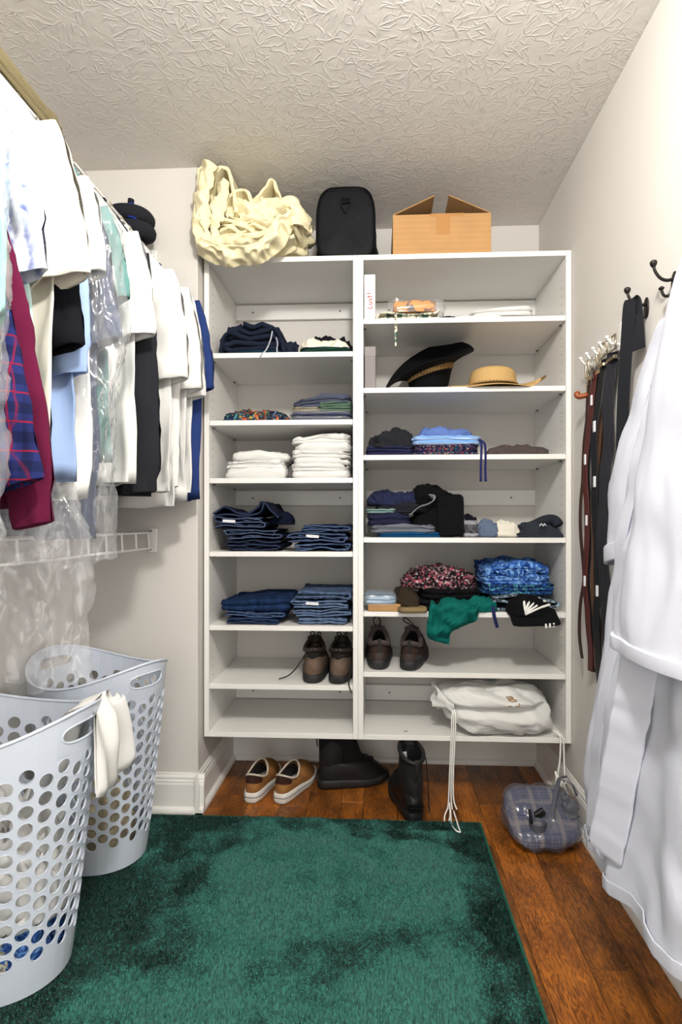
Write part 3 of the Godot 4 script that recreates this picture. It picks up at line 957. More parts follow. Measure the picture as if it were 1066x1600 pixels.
	slab(g, Vector3.ZERO, Vector3(0.17, 0.07, 0.12), 2, 265, 0.4, 0.006, 0.3)
	fp = part("upper_flap", g, M.black, t)
	fp.position = Vector3(-0.015, 0.125, -0.03)
	fp.rotation = Vector3(0.35, 0, -0.25)
	g = G.new()
	heap(g, Vector3(-0.055, 0.12, -0.02), Vector3(0.11, 0.085, 0.10), 266, 0.2, 12)
	part("peak", g, M.black, t)
	g = G.new()
	strap(g, [Vector3(-0.115, 0.085, 0.075), Vector3(-0.08, 0.115, 0.085), Vector3(-0.05, 0.125, 0.085), Vector3(-0.025, 0.14, 0.075), Vector3(-0.02, 0.155, 0.06), Vector3(-0.035, 0.16, 0.04)], Vector3(0.3, 0.3, 1), 0.022, 0.004, 4)
	part("strap", g, cloth(Color(0.52, 0.52, 0.54)), t).set_meta("label", "grey strap")
	g = G.new()
	heap(g, Vector3.ZERO, Vector3(0.075, 0.085, 0.10), 268, 0.25, 20, 40, 20)
	pins("balled_sock", g, printed(picture(64, 64, func(x, yy): return Color(0.07, 0.07, 0.1) if yy % 32 < 22 else Color(0.6, 0.6, 0.62)), 10.0), "black and grey banded balled sock right of the black winter hat", "sock", Vector3(0.357, y, -2.17), "sock_body")
	g = G.new()
	heap(g, Vector3.ZERO, Vector3(0.085, 0.062, 0.10), 270, 0.3, 18, 40, 20)
	pins("balled_sock", g, cloth(Color(0.36, 0.41, 0.50)), "blue grey balled sock left of the white one", "sock", Vector3(0.42, y, -2.14), "sock_body")
	g = G.new()
	heap(g, Vector3.ZERO, Vector3(0.105, 0.058, 0.11), 272, 0.3, 15, 40, 20)
	pins("balled_sock", g, cloth(Color(0.84, 0.82, 0.77)), "white balled sock between the blue grey and charcoal ones", "sock", Vector3(0.492, y, -2.15), "sock_body")
	t = thing("rolled_socks", "charcoal marl socks rolled into a ball at the right of the shelf", "socks", Vector3(0.61, y, -2.15))
	g = G.new()
	heap(g, Vector3(0.0, 0, 0), Vector3(0.21, 0.056, 0.12), 274, 0.3, 13)
	part("sock_body", g, cloth(Color(0.17, 0.19, 0.22), 1.0, 0.8), t)
	g = G.new()
	tube(g, [Vector3(-0.02, 0.04, 0.01), Vector3(0.03, 0.066, 0.02), Vector3(0.065, 0.066, 0.02), Vector3(0.08, 0.045, 0.03)], 0.019, 10, 0.021, 5)
	part("toe_roll", g, cloth(Color(0.15, 0.17, 0.2), 1.0, 0.8), t)
	g = G.new()
	stroke_text(g, [[Vector2(-1, 0), Vector2(-0.4, 1), Vector2(0.1, 0.1), Vector2(0.6, 1), Vector2(1, 0.2)]], Vector3(0.01, 0.043, 0.065), Vector3.RIGHT, Vector3(0, 0.8, -0.4), 0.012, 0.0016)
	part("emblem", g, M.patch, t).set_meta("label", "small white emblem")
	# --- fifth shelf
	y = 0.7525
	t = thing("packaged_cloth", "light blue folded cloth in clear plastic on a flat cardboard tray", "package", Vector3(0.01, y, -2.17))
	part("cardboard_tray", box(Vector3(0.012, 0.014, 0), Vector3(0.125, 0.028, 0.18), 0.002), M.card, t)
	g = G.new()
	slab(g, Vector3(-0.002, 0.028, 0), Vector3(0.12, 0.028, 0.18), 2, 281, 0.2, 0.002)
	part("cloth_fold", g, cloth(Color(0.52, 0.63, 0.73)), t)
	g = G.new()
	slab(g, Vector3(-0.004, 0.022, 0), Vector3(0.134, 0.038, 0.195), 1, 283, 0.3, 0.005)
	part("plastic_wrap", g, M.film2, t)
	t = thing("slipper", "brown slipper with a tan sole lying beside the packaged cloth", "slipper", Vector3(0.115, y, -2.13), 0.15)
	g = G.new()
	heap(g, Vector3(0, 0.012, -0.03), Vector3(0.10, 0.075, 0.18), 285, 0.12, 11, 40, 20)
	part("upper", g, cloth(Color(0.19, 0.16, 0.12)), t)
	g = G.new()
	slab(g, Vector3(0.005, 0, -0.02), Vector3(0.11, 0.02, 0.22), 1, 286, 0.1, 0.002)
	part("sole", g, cloth(Color(0.50, 0.43, 0.31)), t)
	g = G.new()
	slab(g, Vector3.ZERO, Vector3(0.235, 0.042, 0.27), 2, 288, 0.4, 0.003)
	pins("folded_trousers", g, M.black, "black folded trousers, bottom of the pile under the pink print", "trousers", Vector3(0.26, y, -2.23), "folded_body")
	g = G.new()
	slab(g, Vector3.ZERO, Vector3(0.225, 0.038, 0.26), 2, 290, 0.5, 0.004)
	pins("folded_shorts", g, M.black, "black folded shorts right beneath the pink and black print", "shorts", Vector3(0.28, y + 0.045, -2.23), "folded_body")
	var pink := blot(291, Color(0.09, 0.07, 0.09), [Color(0.72, 0.32, 0.40), Color(0.09, 0.07, 0.09), Color(0.80, 0.72, 0.72), Color(0.10, 0.08, 0.10)], 0.08, 0.13)
	g = G.new()
	heap(g, Vector3.ZERO, Vector3(0.30, 0.085, 0.22), 293, 0.4, 11, 72, 26)
	t = pins("patterned_shorts", g, printed(pink, 4.0), "black, pink and white print shorts crumpled on the black pile", "shorts", Vector3(0.255, y + 0.078, -2.22), "cloth_body")
	g = G.new()
	cord(g, [Vector3(0.03, 0.055, 0.09), Vector3(0.05, 0.02, 0.115), Vector3(0.03, 0.0, 0.12), Vector3(0.01, -0.01, 0.122)], 0.004)
	part("drawstring", g, cloth(Color(0.1, 0.09, 0.12)), t)
	teal_cloth(Vector3(0.278, y, ZS))
	var waves := blot(301, Color(0.16, 0.33, 0.62), [Color(0.42, 0.60, 0.85), Color(0.10, 0.20, 0.45), Color(0.55, 0.72, 0.90)], 0.05, 0.1)
	M.waves = printed(waves, 5.0)
	var scroll := blot(311, Color(0.08, 0.10, 0.13), [Color(0.70, 0.76, 0.80), Color(0.08, 0.10, 0.13), Color(0.55, 0.66, 0.72)], 0.09, 0.05)
	M.scroll = printed(scroll, 4.5)
	g = G.new()
	fold(g, [Vector2(0.13, 0.004), Vector2(0.0, 0.006), Vector2(-0.125, 0.006), Vector2(-0.13, 0.022), Vector2(-0.08, 0.04), Vector2(-0.02, 0.028), Vector2(0.05, 0.018), Vector2(0.13, 0.02), Vector2(0.135, 0.036), Vector2(0.05, 0.05), Vector2(-0.02, 0.062), Vector2(-0.10, 0.05)], 0.010, 0.0, -0.25, 313, 0.004)
	pins("patterned_shorts", g, M.scroll, "black and white scroll print shorts at the bottom of the blue stack", "shorts", Vector3(0.54, y, -2.105), "folded_body")
	var deep := blot(321, Color(0.10, 0.17, 0.38), [Color(0.18, 0.36, 0.66), Color(0.10, 0.17, 0.36), Color(0.35, 0.68, 0.66)], 0.06, 0.12)
	g = G.new()
	slab(g, Vector3.ZERO, Vector3(0.275, 0.042, 0.25), 3, 323, 0.6, 0.005)
	pins("patterned_shorts", g, printed(deep, 6.0), "deep blue and aqua print shorts in the middle of the blue stack", "shorts", Vector3(0.545, y + 0.062, -2.24), "folded_body")
	g = G.new()
	slab(g, Vector3.ZERO, Vector3(0.26, 0.085, 0.25), 6, 325, 0.7, 0.007, 0.2)
	pins("patterned_shorts", g, M.waves, "light blue wave print shorts folded thick on top of the blue stack", "shorts", Vector3(0.535, y + 0.100, -2.24), "folded_body")
	t = thing("sports_cap", "black cap with white fanned stripes at the shelf's front edge", "cap", Vector3(0.575, y, -2.085))
	g = G.new()
	heap(g, Vector3(0.0, -0.012, -0.02), Vector3(0.17, 0.072, 0.14), 331, 0.08, 8, 48, 20)
	part("crown", g, M.black, t)
	g = G.new()
	for k in 5:
		var a := 0.35 + k * 0.30
		tube(g, [Vector3(-0.035, 0.0 + 0.004 * k, 0.052), Vector3(-0.035 + cos(a) * 0.055, 0.012 + sin(a) * 0.03, 0.046 - 0.012 * sin(a)), Vector3(-0.02 + cos(a) * 0.09, 0.016 + sin(a) * 0.046, 0.030 - 0.045 * sin(a))], 0.0042, 6, 0.0055, 4)
	part("stripe", g, M.white_thread, t).set_meta("label", "white fanned stripes")
	g = G.new()
	slab(g, Vector3.ZERO, Vector3(0.175, 0.010, 0.10), 1, 333, 0.1, 0.002, 0.8)
	var br := part("brim", g, M.black, t)
	br.position = Vector3(0.0, -0.012, 0.040)
	br.rotation = Vector3(0.55, 0, 0.04)
	g = G.new()
	for k in 3:
		bx(g, Vector3(0.030 + 0.015 * k, -0.034 + 0.001 * k, 0.0865 - 0.003 * k), Vector3(0.007, 0.016, 0.004), 0.001)
	part("brim_mark", g, M.white_thread, t)
	g = G.new()
	strap(g, [Vector3(0.435, y + 0.03, -2.10), Vector3(0.432, y + 0.010, -2.073), Vector3(0.436, y - 0.02, -2.066), Vector3(0.446, y - 0.055, -2.067)], Vector3.RIGHT, 0.013, 0.0035, 4)
	tag(mi("lanyard", g.mesh(), cloth(Color(0.13, 0.15, 0.30))), "navy woven tie hanging over the edge between the teal cloth and black cap", "tie")

func teal_cloth(at: Vector3) -> void:
	var t := thing("crumpled_shirt", "teal green cloth spilling over the shelf edge under the pink print pile", "shirt", at)
	var na := noise(341, 12.0, true)
	var nb := noise(342, 12.0)
	var g := G.new()
	grid(g, 44, 34, func(u, v):   # closed limp pouch over the edge: u round, v from the shelf down
		var a: float = u * TAU
		var w := lerpf(0.085, 0.10, sin(v * PI * 0.6)) * (1.0 - 0.35 * pow(v, 5)) * sin(clampf(v * 12.0, 0, 1) * PI / 2) * sin(clampf((1 - v) * 9.0, 0, 1) * PI / 2)
		var x = cos(a) * w - 0.025 * v * v
		var mid := Vector3(0, 0.028, -0.08).lerp(Vector3(0, 0.02, 0.03), clampf(v * 2.2, 0, 1))
		if v > 0.4:
			mid = Vector3(0, 0.018 - (v - 0.4) * 0.17 * (1.0 - 0.35 * cos(a)), 0.03 - 0.008 * v)
		var nrm := Vector3(0, 1, 0.4).lerp(Vector3(0, 0.1, 1), clampf(v * 1.8 - 0.2, 0, 1)).normalized()
		var th := 0.02 * sin(a) * sin(clampf(v * 8.0, 0, 1) * PI / 2) * sin(clampf((1 - v) * 5.0, 0, 1) * PI / 2)
		var p := Vector3(x + 0.01, 0, 0) + mid + nrm * th
		p += nrm * 0.009 * ridge(na, p.x * 1.6, p.y * 0.9 + p.x * 0.5, 0.4) * 1.7 * (1.0 if sin(a) > 0 else 0.2)
		p.x += 0.008 * nb.get_noise_3d(p.y, p.x, 2)
		if p.z < 0.004:
			p.y = maxf(p.y, 0.001)
		return p, true, true)
	part("cloth_body", g, M.teal, t)
	g = G.new()
	heap(g, Vector3(0.10, 0.0, -0.04), Vector3(0.14, 0.055, 0.09), 345, 0.35, 15, 40, 18)
	part("sleeve", g, M.teal, t)

func black_hat(at: Vector3) -> void:
	var t := thing("felt_hat", "black wide brimmed felt hat lying on its crown with a beaded band", "hat", at)
	var sq := Basis.from_euler(Vector3(0.18, 0, 0.14))
	var crown := func(u, v):
		var a: float = u * TAU
		var r := lerpf(0.066, 0.092, pow(v, 0.8)) if v > 0.12 else 0.066 * sqrt(maxf(v / 0.12, 0.0))
		var y := 0.004 + maxf(v - 0.08, 0.0) * 0.105
		return Vector3(cos(a) * r * 1.02 + 0.012 * v, y + 0.028 * v * cos(a) , sin(a) * r * 0.95)
	var g := G.new()
	grid(g, 48, 22, crown, true, true)
	part("crown", g, M.black, t)
	var brim := func(u, w):
		var a: float = u * TAU
		var e: Vector3 = crown.call(u, 1.0)
		var out = 0.085 * w
		var p := e + Vector3(cos(a) * out * (1.0 if cos(a) > 0 else 1.12), 0, sin(a) * out)
		# swoops up at the right and back, dips to a curl at the far left
		p.y += w * (0.004 + 0.135 * pow(0.5 + 0.5 * cos(a + 1.25), 2.3)) - 0.050 * w * w * pow(maxf(cos(a - 3.0), 0.0), 3.0)
		p.z = lerpf(p.z, e.z + (p.z - e.z) * 0.65, 1.0 if sin(a) < 0.0 else 0.0)
		return p
	g = G.new()
	grid(g, 64, 16, func(u, v):
		var w: float = v * 2.0 if v < 0.5 else (1.0 - v) * 2.0
		var p: Vector3 = brim.call(u, w)
		return p + Vector3(0, 0.0022 if v < 0.5 else -0.0022, 0), true, false)
	part("brim", g, M.black, t)
	g = G.new()
	grid(g, 48, 4, func(u, v):
		var p: Vector3 = crown.call(u, lerpf(0.80, 0.975, v))
		var c := Vector3(0.012, p.y, 0)
		return p + (p - c).normalized() * (0.0025 * sin(v * PI) + 0.001), true, false)
	part("band", g, printed(picture(64, 32, func(x, yy):
		var q = (x / 4 + yy / 4) % 4
		if yy < 4 or yy > 27:
			return Color(0.62, 0.52, 0.34)
		return [Color(0.72, 0.62, 0.42), Color(0.20, 0.13, 0.08), Color(0.60, 0.34, 0.14), Color(0.45, 0.42, 0.30)][q]), 22.0), t).set_meta("label", "brown and gold beaded band")
	t.rotation = Vector3(0.05, 0, 0.06)

func straw_hat(at: Vector3) -> void:
	var t := thing("straw_hat", "straw coloured sun hat with a wide brim curling up at the right", "hat", at)
	var weave := picture(64, 64, func(x, y):
		var q := 0.85 + 0.10 * sin(y * TAU / 8.0) + 0.06 * sin(x * TAU / 4.0)
		return Color(0.86 * q, 0.71 * q, 0.47 * q))
	var m := mat(Color.WHITE, 0.8, 0.3)
	m.albedo_texture = weave
	m.uv1_scale = Vector3(20, 6, 1)
	var g := G.new()
	var prof := smooth2([Vector2(0.0, 0.094), Vector2(0.045, 0.093), Vector2(0.075, 0.084), Vector2(0.086, 0.06), Vector2(0.089, 0.03), Vector2(0.092, 0.022)], 4)
	grid(g, 48, prof.size() - 1, func(u, v):
		var q: Vector2 = prof[roundi(v * (prof.size() - 1))]
		return Vector3(cos(u * TAU) * q.x * 1.05, q.y, sin(u * TAU) * q.x), true, true)
	part("crown", g, m, t)
	g = G.new()
	grid(g, 64, 20, func(u, v):
		var w: float = v * 2.0 if v < 0.5 else (1.0 - v) * 2.0
		var a: float = u * TAU
		var r := lerpf(0.092, 0.205, w)
		var p := Vector3(cos(a) * r * 1.02, 0.022, sin(a) * r * 0.72)
		p.y += -0.016 * w * (1.0 if absf(cos(a)) < 0.8 else 0.6) + 0.045 * pow(w, 2.0) * smoothstep(0.55, 1.0, cos(a)) - 0.010 * w * smoothstep(0.0, 1.0, sin(a)) + 0.003 * sin(a * 5.0) * w
		return p + Vector3(0, 0.0012 if v < 0.5 else -0.0012, 0), true, false)
	part("brim", g, m, t)
	g = G.new()
	var pts := []
	for k in 33:
		var a := TAU * k / 32.0
		pts.append(Vector3(cos(a) * 0.093 * 1.05, 0.027, sin(a) * 0.093))
	tube(g, pts, 0.003, 6)
	part("cord_band", g, m, t)
	t.position.y += 0.004

# ---------------------------------------------------------------- on top of the units
func cream_bundle() -> void:
	var t := thing("cream_bedspread", "cream satin bedspread bundled up and sagging over the shelf unit's top edge", "bedspread", Vector3(-0.475, 2.117, -2.10))
	var na := noise(401, 9.0, true)
	var nb := noise(402, 11.0)
	var nc := noise(403, 20.0, true)
	# core: a big limp mass lying on the top panel
	var g := G.new()
	grid(g, 130, 70, func(u, v):
		var a: float = u * TAU
		var b: float = (v - 0.5) * PI
		var p := Vector3(cos(a) * cos(b) * 0.205, 0.115 + sin(b) * 0.112, sin(a) * cos(b) * 0.17 - 0.06)
		var d := ridge(na, p.x * 0.6, p.y * 1.9 + p.x * 0.4, p.z) * 0.018 + ridge(nc, p.x * 0.7 + p.y * 0.3, p.y * 1.3, p.z) * 0.009
		p += Vector3(p.x, p.y - 0.1, p.z).normalized() * d
		p.y = maxf(p.y, 0.001)
		return p, true, true)
	part("bundled_core", g, M.cream, t)
	# inner layers, seen end on: flat tongues of cloth stacked inside the sling
	g = G.new()
	fold(g, [Vector2(-0.12, 0.035), Vector2(-0.06, 0.05), Vector2(-0.01, 0.038), Vector2(0.05, 0.052), Vector2(0.10, 0.036), Vector2(0.16, 0.05)], 0.015, 0.085, -0.12, 411, 0.008)
	fold(g, [Vector2(-0.13, 0.055), Vector2(-0.08, 0.075), Vector2(-0.03, 0.064), Vector2(0.02, 0.082), Vector2(0.08, 0.062), Vector2(0.15, 0.078), Vector2(0.17, 0.06)], 0.013, 0.095, -0.12, 413, 0.008)
	fold(g, [Vector2(-0.13, 0.09), Vector2(-0.07, 0.10), Vector2(-0.02, 0.092), Vector2(0.03, 0.108), Vector2(0.09, 0.098), Vector2(0.16, 0.112), Vector2(0.18, 0.095)], 0.013, 0.10, -0.12, 415, 0.008)
	fold(g, [Vector2(-0.10, 0.118), Vector2(-0.04, 0.13), Vector2(0.03, 0.128), Vector2(0.09, 0.146), Vector2(0.15, 0.138), Vector2(0.19, 0.11)], 0.013, 0.085, -0.12, 417, 0.008)
	part("inner_fold", g, M.cream, t)
	# outer wrap: a sling under the front from the left, drooping over the edge, up the right side
	var sling := func(path: Array, w0: float, zf: float, sd: int, depth: float, drop: float):
		var q := smooth2(path, 12)
		var n := q.size() - 1
		var gg := G.new()
		grid(gg, n, 44, func(u, v):
			var k := roundi(u * n)
			var c: Vector2 = q[k]
			var tg: Vector2 = (q[mini(k + 1, n)] - q[maxi(k - 1, 0)]).normalized()
			var nr := Vector2(tg.y, -tg.x)
			var w: float = v * 2.0 if v < 0.5 else (1.0 - v) * 2.0
			var th := 0.004 if v < 0.5 else -0.004
			var o := c + nr * (w0 * w + th)
			var p := Vector3(o.x, o.y, zf - depth * (1.0 - sin(w * PI * 0.72)) + 0.012 * sin(w * PI))
			var d := ridge(na, p.x * 0.9 + sd, p.y * 0.9, w * 0.06) * 0.0065 + nb.get_noise_3d(p.x + sd, p.y, w * 0.02) * 0.012 + ridge(nc, p.x + sd, p.y, w * 0.05) * 0.0045
			return p + Vector3(nr.x * d, nr.y * d - drop * w * 0.01, d * 1.1), false, false)
		return gg
	g = sling.call([Vector2(-0.175, 0.30), Vector2(-0.20, 0.20), Vector2(-0.215, 0.09), Vector2(-0.20, 0.0), Vector2(-0.14, -0.055), Vector2(-0.06, -0.068), Vector2(0.04, -0.06), Vector2(0.10, -0.02), Vector2(0.145, 0.05), Vector2(0.185, 0.08)], -0.065, 0.145, 421, 0.05, 1.0)
	part("outer_wrap", g, M.cream, t)
	g = sling.call([Vector2(-0.13, 0.25), Vector2(-0.15, 0.15), Vector2(-0.165, 0.06), Vector2(-0.15, 0.0), Vector2(-0.08, -0.012), Vector2(0.0, -0.006), Vector2(0.08, 0.01), Vector2(0.14, 0.05)], -0.055, 0.125, 423, 0.05, 1.0)
	part("inner_wrap", g, M.cream, t)
	g = sling.call([Vector2(-0.05, 0.135), Vector2(0.0, 0.155), Vector2(0.06, 0.165), Vector2(0.12, 0.20), Vector2(0.17, 0.195), Vector2(0.205, 0.14), Vector2(0.215, 0.075)], 0.055, 0.10, 425, 0.06, 0.0)
	part("right_wrap", g, M.cream, t)
	# upright flaps on the left and a peak in the middle
	g = G.new()
	fold(g, [Vector2(-0.205, 0.10), Vector2(-0.20, 0.20), Vector2(-0.185, 0.285), Vector2(-0.165, 0.29), Vector2(-0.155, 0.27), Vector2(-0.15, 0.20)], 0.012, 0.11, -0.10, 431, 0.010)
	fold(g, [Vector2(-0.15, 0.12), Vector2(-0.145, 0.21), Vector2(-0.125, 0.28), Vector2(-0.095, 0.295), Vector2(-0.075, 0.25), Vector2(-0.06, 0.17), Vector2(-0.05, 0.12)], 0.012, 0.10, -0.10, 433, 0.010)
	fold(g, [Vector2(-0.10, 0.12), Vector2(-0.09, 0.18), Vector2(-0.05, 0.21), Vector2(-0.02, 0.20), Vector2(0.0, 0.14)], 0.012, 0.09, -0.10, 434, 0.010)
	part("upright_flap", g, M.cream, t)
	g = G.new()
	fold(g, [Vector2(-0.03, 0.12), Vector2(0.0, 0.18), Vector2(0.045, 0.232), Vector2(0.075, 0.262), Vector2(0.085, 0.235), Vector2(0.105, 0.19), Vector2(0.14, 0.17)], 0.010, 0.06, -0.12, 437, 0.010)
	part("peak_flap", g, M.cream, t)

func duffel() -> void:
	var t := thing("duffel_bag", "black nylon duffel bag seen end on, standing on the shelf units", "bag", Vector3(-0.127, 2.117, -2.10))
	var sec := func(a: float, s: float) -> Vector2:   # rounded end panel, a little wider at the foot
		var c := cos(a)
		var q := sin(a)
		var w := 0.118 * (1.0 - 0.10 * (q * 0.5 + 0.5))
		var p := Vector2(pw(c, 0.42) * w, 0.132 + pw(q, 0.5 if q < 0 else 0.62) * (0.131 if q < 0 else 0.138))
		return Vector2(p.x * s, 0.125 + (p.y - 0.125) * s)
	var na := noise(441, 9.0)
	var g := G.new()
	grid(g, 64, 20, func(u, v):
		var k := roundi(v * 20)
		var a: float = u * TAU
		var z := 0.0
		var s := 1.0
		if k <= 5:
			s = [0.0, 0.35, 0.7, 0.9, 0.97, 1.0][k]
			z = [0.002, 0.002, 0.002, 0.0015, -0.001, -0.008][k]
		elif k >= 16:
			s = [1.0, 0.97, 0.85, 0.5, 0.0][k - 16]
			z = -0.335 - (k - 16) * 0.002
		else:
			z = lerpf(-0.008, -0.335, (k - 5) / 11.0)
			s = 1.0 + 0.05 * sin((k - 5) / 11.0 * PI)
		var q: Vector2 = sec.call(a, s)
		var p := Vector3(q.x, q.y, z)
		p += Vector3(0, 0, 0.006 * na.get_noise_3d(p.x, p.y, 1.0)) if k < 5 else Vector3(p.x, 0, 0) * 0.06 * na.get_noise_3d(p.x, p.y, p.z)
		p.y = maxf(p.y, 0.001)
		return p, true, true)
	part("body", g, M.nylon, t)
	g = G.new()
	var pts := []
	for k in 65:
		var q: Vector2 = sec.call(TAU * k / 64.0, 1.0)
		pts.append(Vector3(q.x, q.y, 0.0))
	tube(g, pts, 0.0038, 8)
	part("piping", g, M.black, t)
	g = G.new()
	strap(g, [Vector3(0, 0.226, 0.006), Vector3(0, 0.212, 0.011), Vector3(0, 0.204, 0.012)], Vector3.RIGHT, 0.034, 0.004)
	part("webbing_tab", g, M.black, t)
	g = G.new()
	tube(g, [Vector3(-0.02, 0.206, 0.013), Vector3(0.02, 0.206, 0.013), Vector3(0.002, 0.170, 0.015), Vector3(-0.002, 0.170, 0.015), Vector3(-0.02, 0.206, 0.013)], 0.0026, 8)
	part("triangle_ring", g, M.bronze, t).set_meta("label", "dark metal triangle ring")
	for s in [-1, 1]:
		g = G.new()
		grid(g, 26, 14, func(u, v):   # side pocket sagging beside the end
			var a: float = u * TAU
			var e := sin(clampf(v, 0, 1) * PI)
			return Vector3(s * (0.112 + (0.028 * (1.0 - 0.35 * cos(a)) * pow(e, 0.6)) * (0.6 + 0.4 * -sin(a))), 0.002 + 0.055 * (1 + sin(a)) * pow(e, 0.4), lerpf(-0.03, -0.30, v) + 0.01 * cos(a)), true, true)
		part("side_pocket", g, M.nylon, t)

func carton() -> void:
	var t := thing("cardboard_box", "brown cardboard box with two flaps tented open on the shelf unit", "box", Vector3(0.242, 2.1165, -2.10))
	var w := 0.375
	var h := 0.160
	var d := 0.27
	var th := 0.004
	part("front_panel", box(Vector3(0, h / 2, -th / 2), Vector3(w, h, th), 0.0015), M.card, t)
	part("back_panel", box(Vector3(0, h / 2, -d + th / 2), Vector3(w, h, th), 0.0015), M.card, t)
	for s in [-1, 1]:
		part("side_panel", box(Vector3(s * (w / 2 - th / 2), h / 2, -d / 2), Vector3(th, h, d - 2 * th), 0.0015), M.card, t)
		var f := part("top_flap", box(Vector3(-s * 0.087, 0, -d / 2), Vector3(0.174, th, d - 0.002), 0.0015), M.card, t)
		f.position = Vector3(s * (w / 2 - 0.001), h + 0.001, 0)
		f.rotation.z = -s * 0.42
	part("bottom_panel", box(Vector3(0, th / 2, -d / 2), Vector3(w - 2 * th, th, d - 2 * th), 0.001), M.card, t)
	var g := G.new()
	bx(g, Vector3(0.005, h - 0.040, 0.0006), Vector3(0.052, 0.078, 0.0006), 0.0002)
	part("tape", g, M.tape, t).set_meta("label", "brown packing tape strip")
	g = G.new()
	bx(g, Vector3(0.02, h - 0.004, 0.0009), Vector3(0.13, 0.010, 0.0006), 0.0002)
	part("tape", g, M.tape, t)

# ---------------------------------------------------------------- shoes
# d: length, width, sole, collar heights (heel, front), dip, shaft height, colours
func shoe(called: String, label: String, cat: String, at: Vector3, turn: float, group: String, d: Dictionary) -> Node3D:
	var t := thing(called, label, cat, at, turn, group)
	var L: float = d.l
	var W: float = d.w
	var hs: float = d.sole
	var plan := func(a: float, grow: float) -> Vector3:
		var tt := 0.5 - 0.5 * cos(a)
		var hw := W / 2 * (0.80 + 0.20 * smoothstep(0.35, 0.68, tt)) * pow(maxf(4.0 * tt * (1.0 - tt), 0.0), 0.30)
		return Vector3(signf(sin(a)) * (hw + grow * minf(1.0, absf(sin(a)) * 4)) + 0.008 * tt * d.get("side", 1.0), 0, -L * tt - grow * cos(a) * -1.0 * (1 if tt > 0.5 else -1) * 0.0 + grow * cos(a))
	# sole
	var g := G.new()
	var wedge: float = d.get("wedge", 0.0)
	grid(g, 56, 8, func(u, v):
		var k := roundi(v * 8)
		var p: Vector3 = plan.call(u * TAU, [-0.03, -0.006, 0.001, 0.004, 0.004, 0.003, 0.001, -0.006, -0.03][k])
		if k == 0 or k == 8:
			p = Vector3(0, 0, -L / 2) + (p - Vector3(0, 0, -L / 2)) * 0.001
		var tt := clampf(-p.z / L, 0.0, 1.0)
		var top := hs + wedge * (1.0 - smoothstep(0.2, 0.75, tt))
		p.y = top * [0, 0, 0.08, 0.3, 0.6, 0.85, 0.98, 1.0, 1.0][k] + 0.012 * smoothstep(0.78, 1.0, tt)
		return p, true, true)
	part("sole", g, d.sole_m, t)
	if d.has("stripe_m"):
		g = G.new()
		var pts := []
		for k in 57:
			var p: Vector3 = plan.call(TAU * k / 56.0, 0.0042)
			p.y = (hs + wedge * (1.0 - smoothstep(0.2, 0.75, -p.z / L))) * 0.62 + 0.012 * smoothstep(0.78, 1.0, -p.z / L)
			pts.append(p)
		tube(g, pts, 0.0016, 6)
		part("sole_line", g, d.stripe_m, t)
	# upper
	var hc: float = d.heel
	var hf: float = d.front
	var dip: float = d.dip
	var z0: float = d.get("open0", 0.045)
	var z1: float = d.get("open1", 0.50)
	var ow: float = d.get("open_w", 0.60)
	var rim := func(a: float) -> Vector3:
		var q := 0.5 - 0.5 * cos(a)
		return Vector3(sin(a) * W / 2 * ow + 0.003, lerpf(hc, hf, q) - dip * sin(q * PI), -L * lerpf(z0, z1, q))
	var upper := func(u: float, v: float) -> Vector3:
		var a := u * TAU
		var o: Vector3 = plan.call(a, -0.002)
		var r: Vector3 = rim.call(a)
		var q := 0.5 - 0.5 * cos(a)
		var y0 := hs + wedge * (1.0 - smoothstep(0.2, 0.75, -o.z / L)) - 0.004 + 0.010 * smoothstep(0.8, 1.0, q)
		var e := lerpf(1.15, 2.3, smoothstep(0.35, 0.9, q))
		var p := o.lerp(r, pow(v, 1.0 + 0.5 * (1.0 - q)))
		p.y = lerpf(y0, r.y, 1.0 - pow(1.0 - v, e))
		p += Vector3(sin(a), 0, cos(a) * 0.6) * 0.006 * sin(v * PI) * (1.0 - 0.5 * q)
		return p
	g = G.new()
	grid(g, 56, 18, func(u, v): return upper.call(u, v), true, false, 2.0, 1.0)
	var up := part("upper", g, d.upper_m, t)
	var shaft: float = d.get("shaft", 0.0)
	var top := func(u: float, v: float) -> Vector3:
		var r: Vector3 = rim.call(u * TAU)
		var q := 0.5 - 0.5 * cos(u * TAU)
		var c := Vector3(0, 0, -L * (z0 + z1) / 2)
		var p := r
		p.y += v * (shaft + 0.012 * q)
		p.z += v * d.get("lean", 0.0)
		p += (r - c) * Vector3(1, 0, 1) * (0.06 * sin(v * PI * 2.0) + 0.10 * v)
		return p
	if shaft > 0:
		g = G.new()
		grid(g, 56, 14, func(u, v): return top.call(u, v), true, false)
		part("shaft", g, d.get("shaft_m", d.upper_m), t)
	g = G.new()
	grid(g, 40, 8, func(u, v):
		var r: Vector3 = top.call(u, 1.0)
		var o: Vector3 = plan.call(u * TAU, -0.01)
		var p := r.lerp(Vector3(o.x * 0.8, hs + 0.012, lerpf(r.z, o.z, 0.5)), v)
		return p, true, false)
	part("lining", g, d.lining_m, t)
	g = G.new()
	var ring := []
	for k in 49:
		ring.append(top.call(k / 48.0, 1.0))
	tube(g, ring, d.get("pad", 0.005), 8)
	part("collar", g, d.collar_m, t)
	# tongue
	if d.get("tongue", 0.0) > 0:
		g = G.new()
		var f: Vector3 = top.call(0.5, 1.0)
		grid(g, 10, 12, func(u, v):
			var x = (u - 0.5) * W * 0.52
			var p := Vector3(x, f.y + d.tongue * (v - 0.35) - 0.25 * absf(x) * v, f.z + 0.014 - 0.012 * v + 0.9 * x * x / W)
			return p)
		part("tongue", g, d.get("tongue_m", d.collar_m), t)
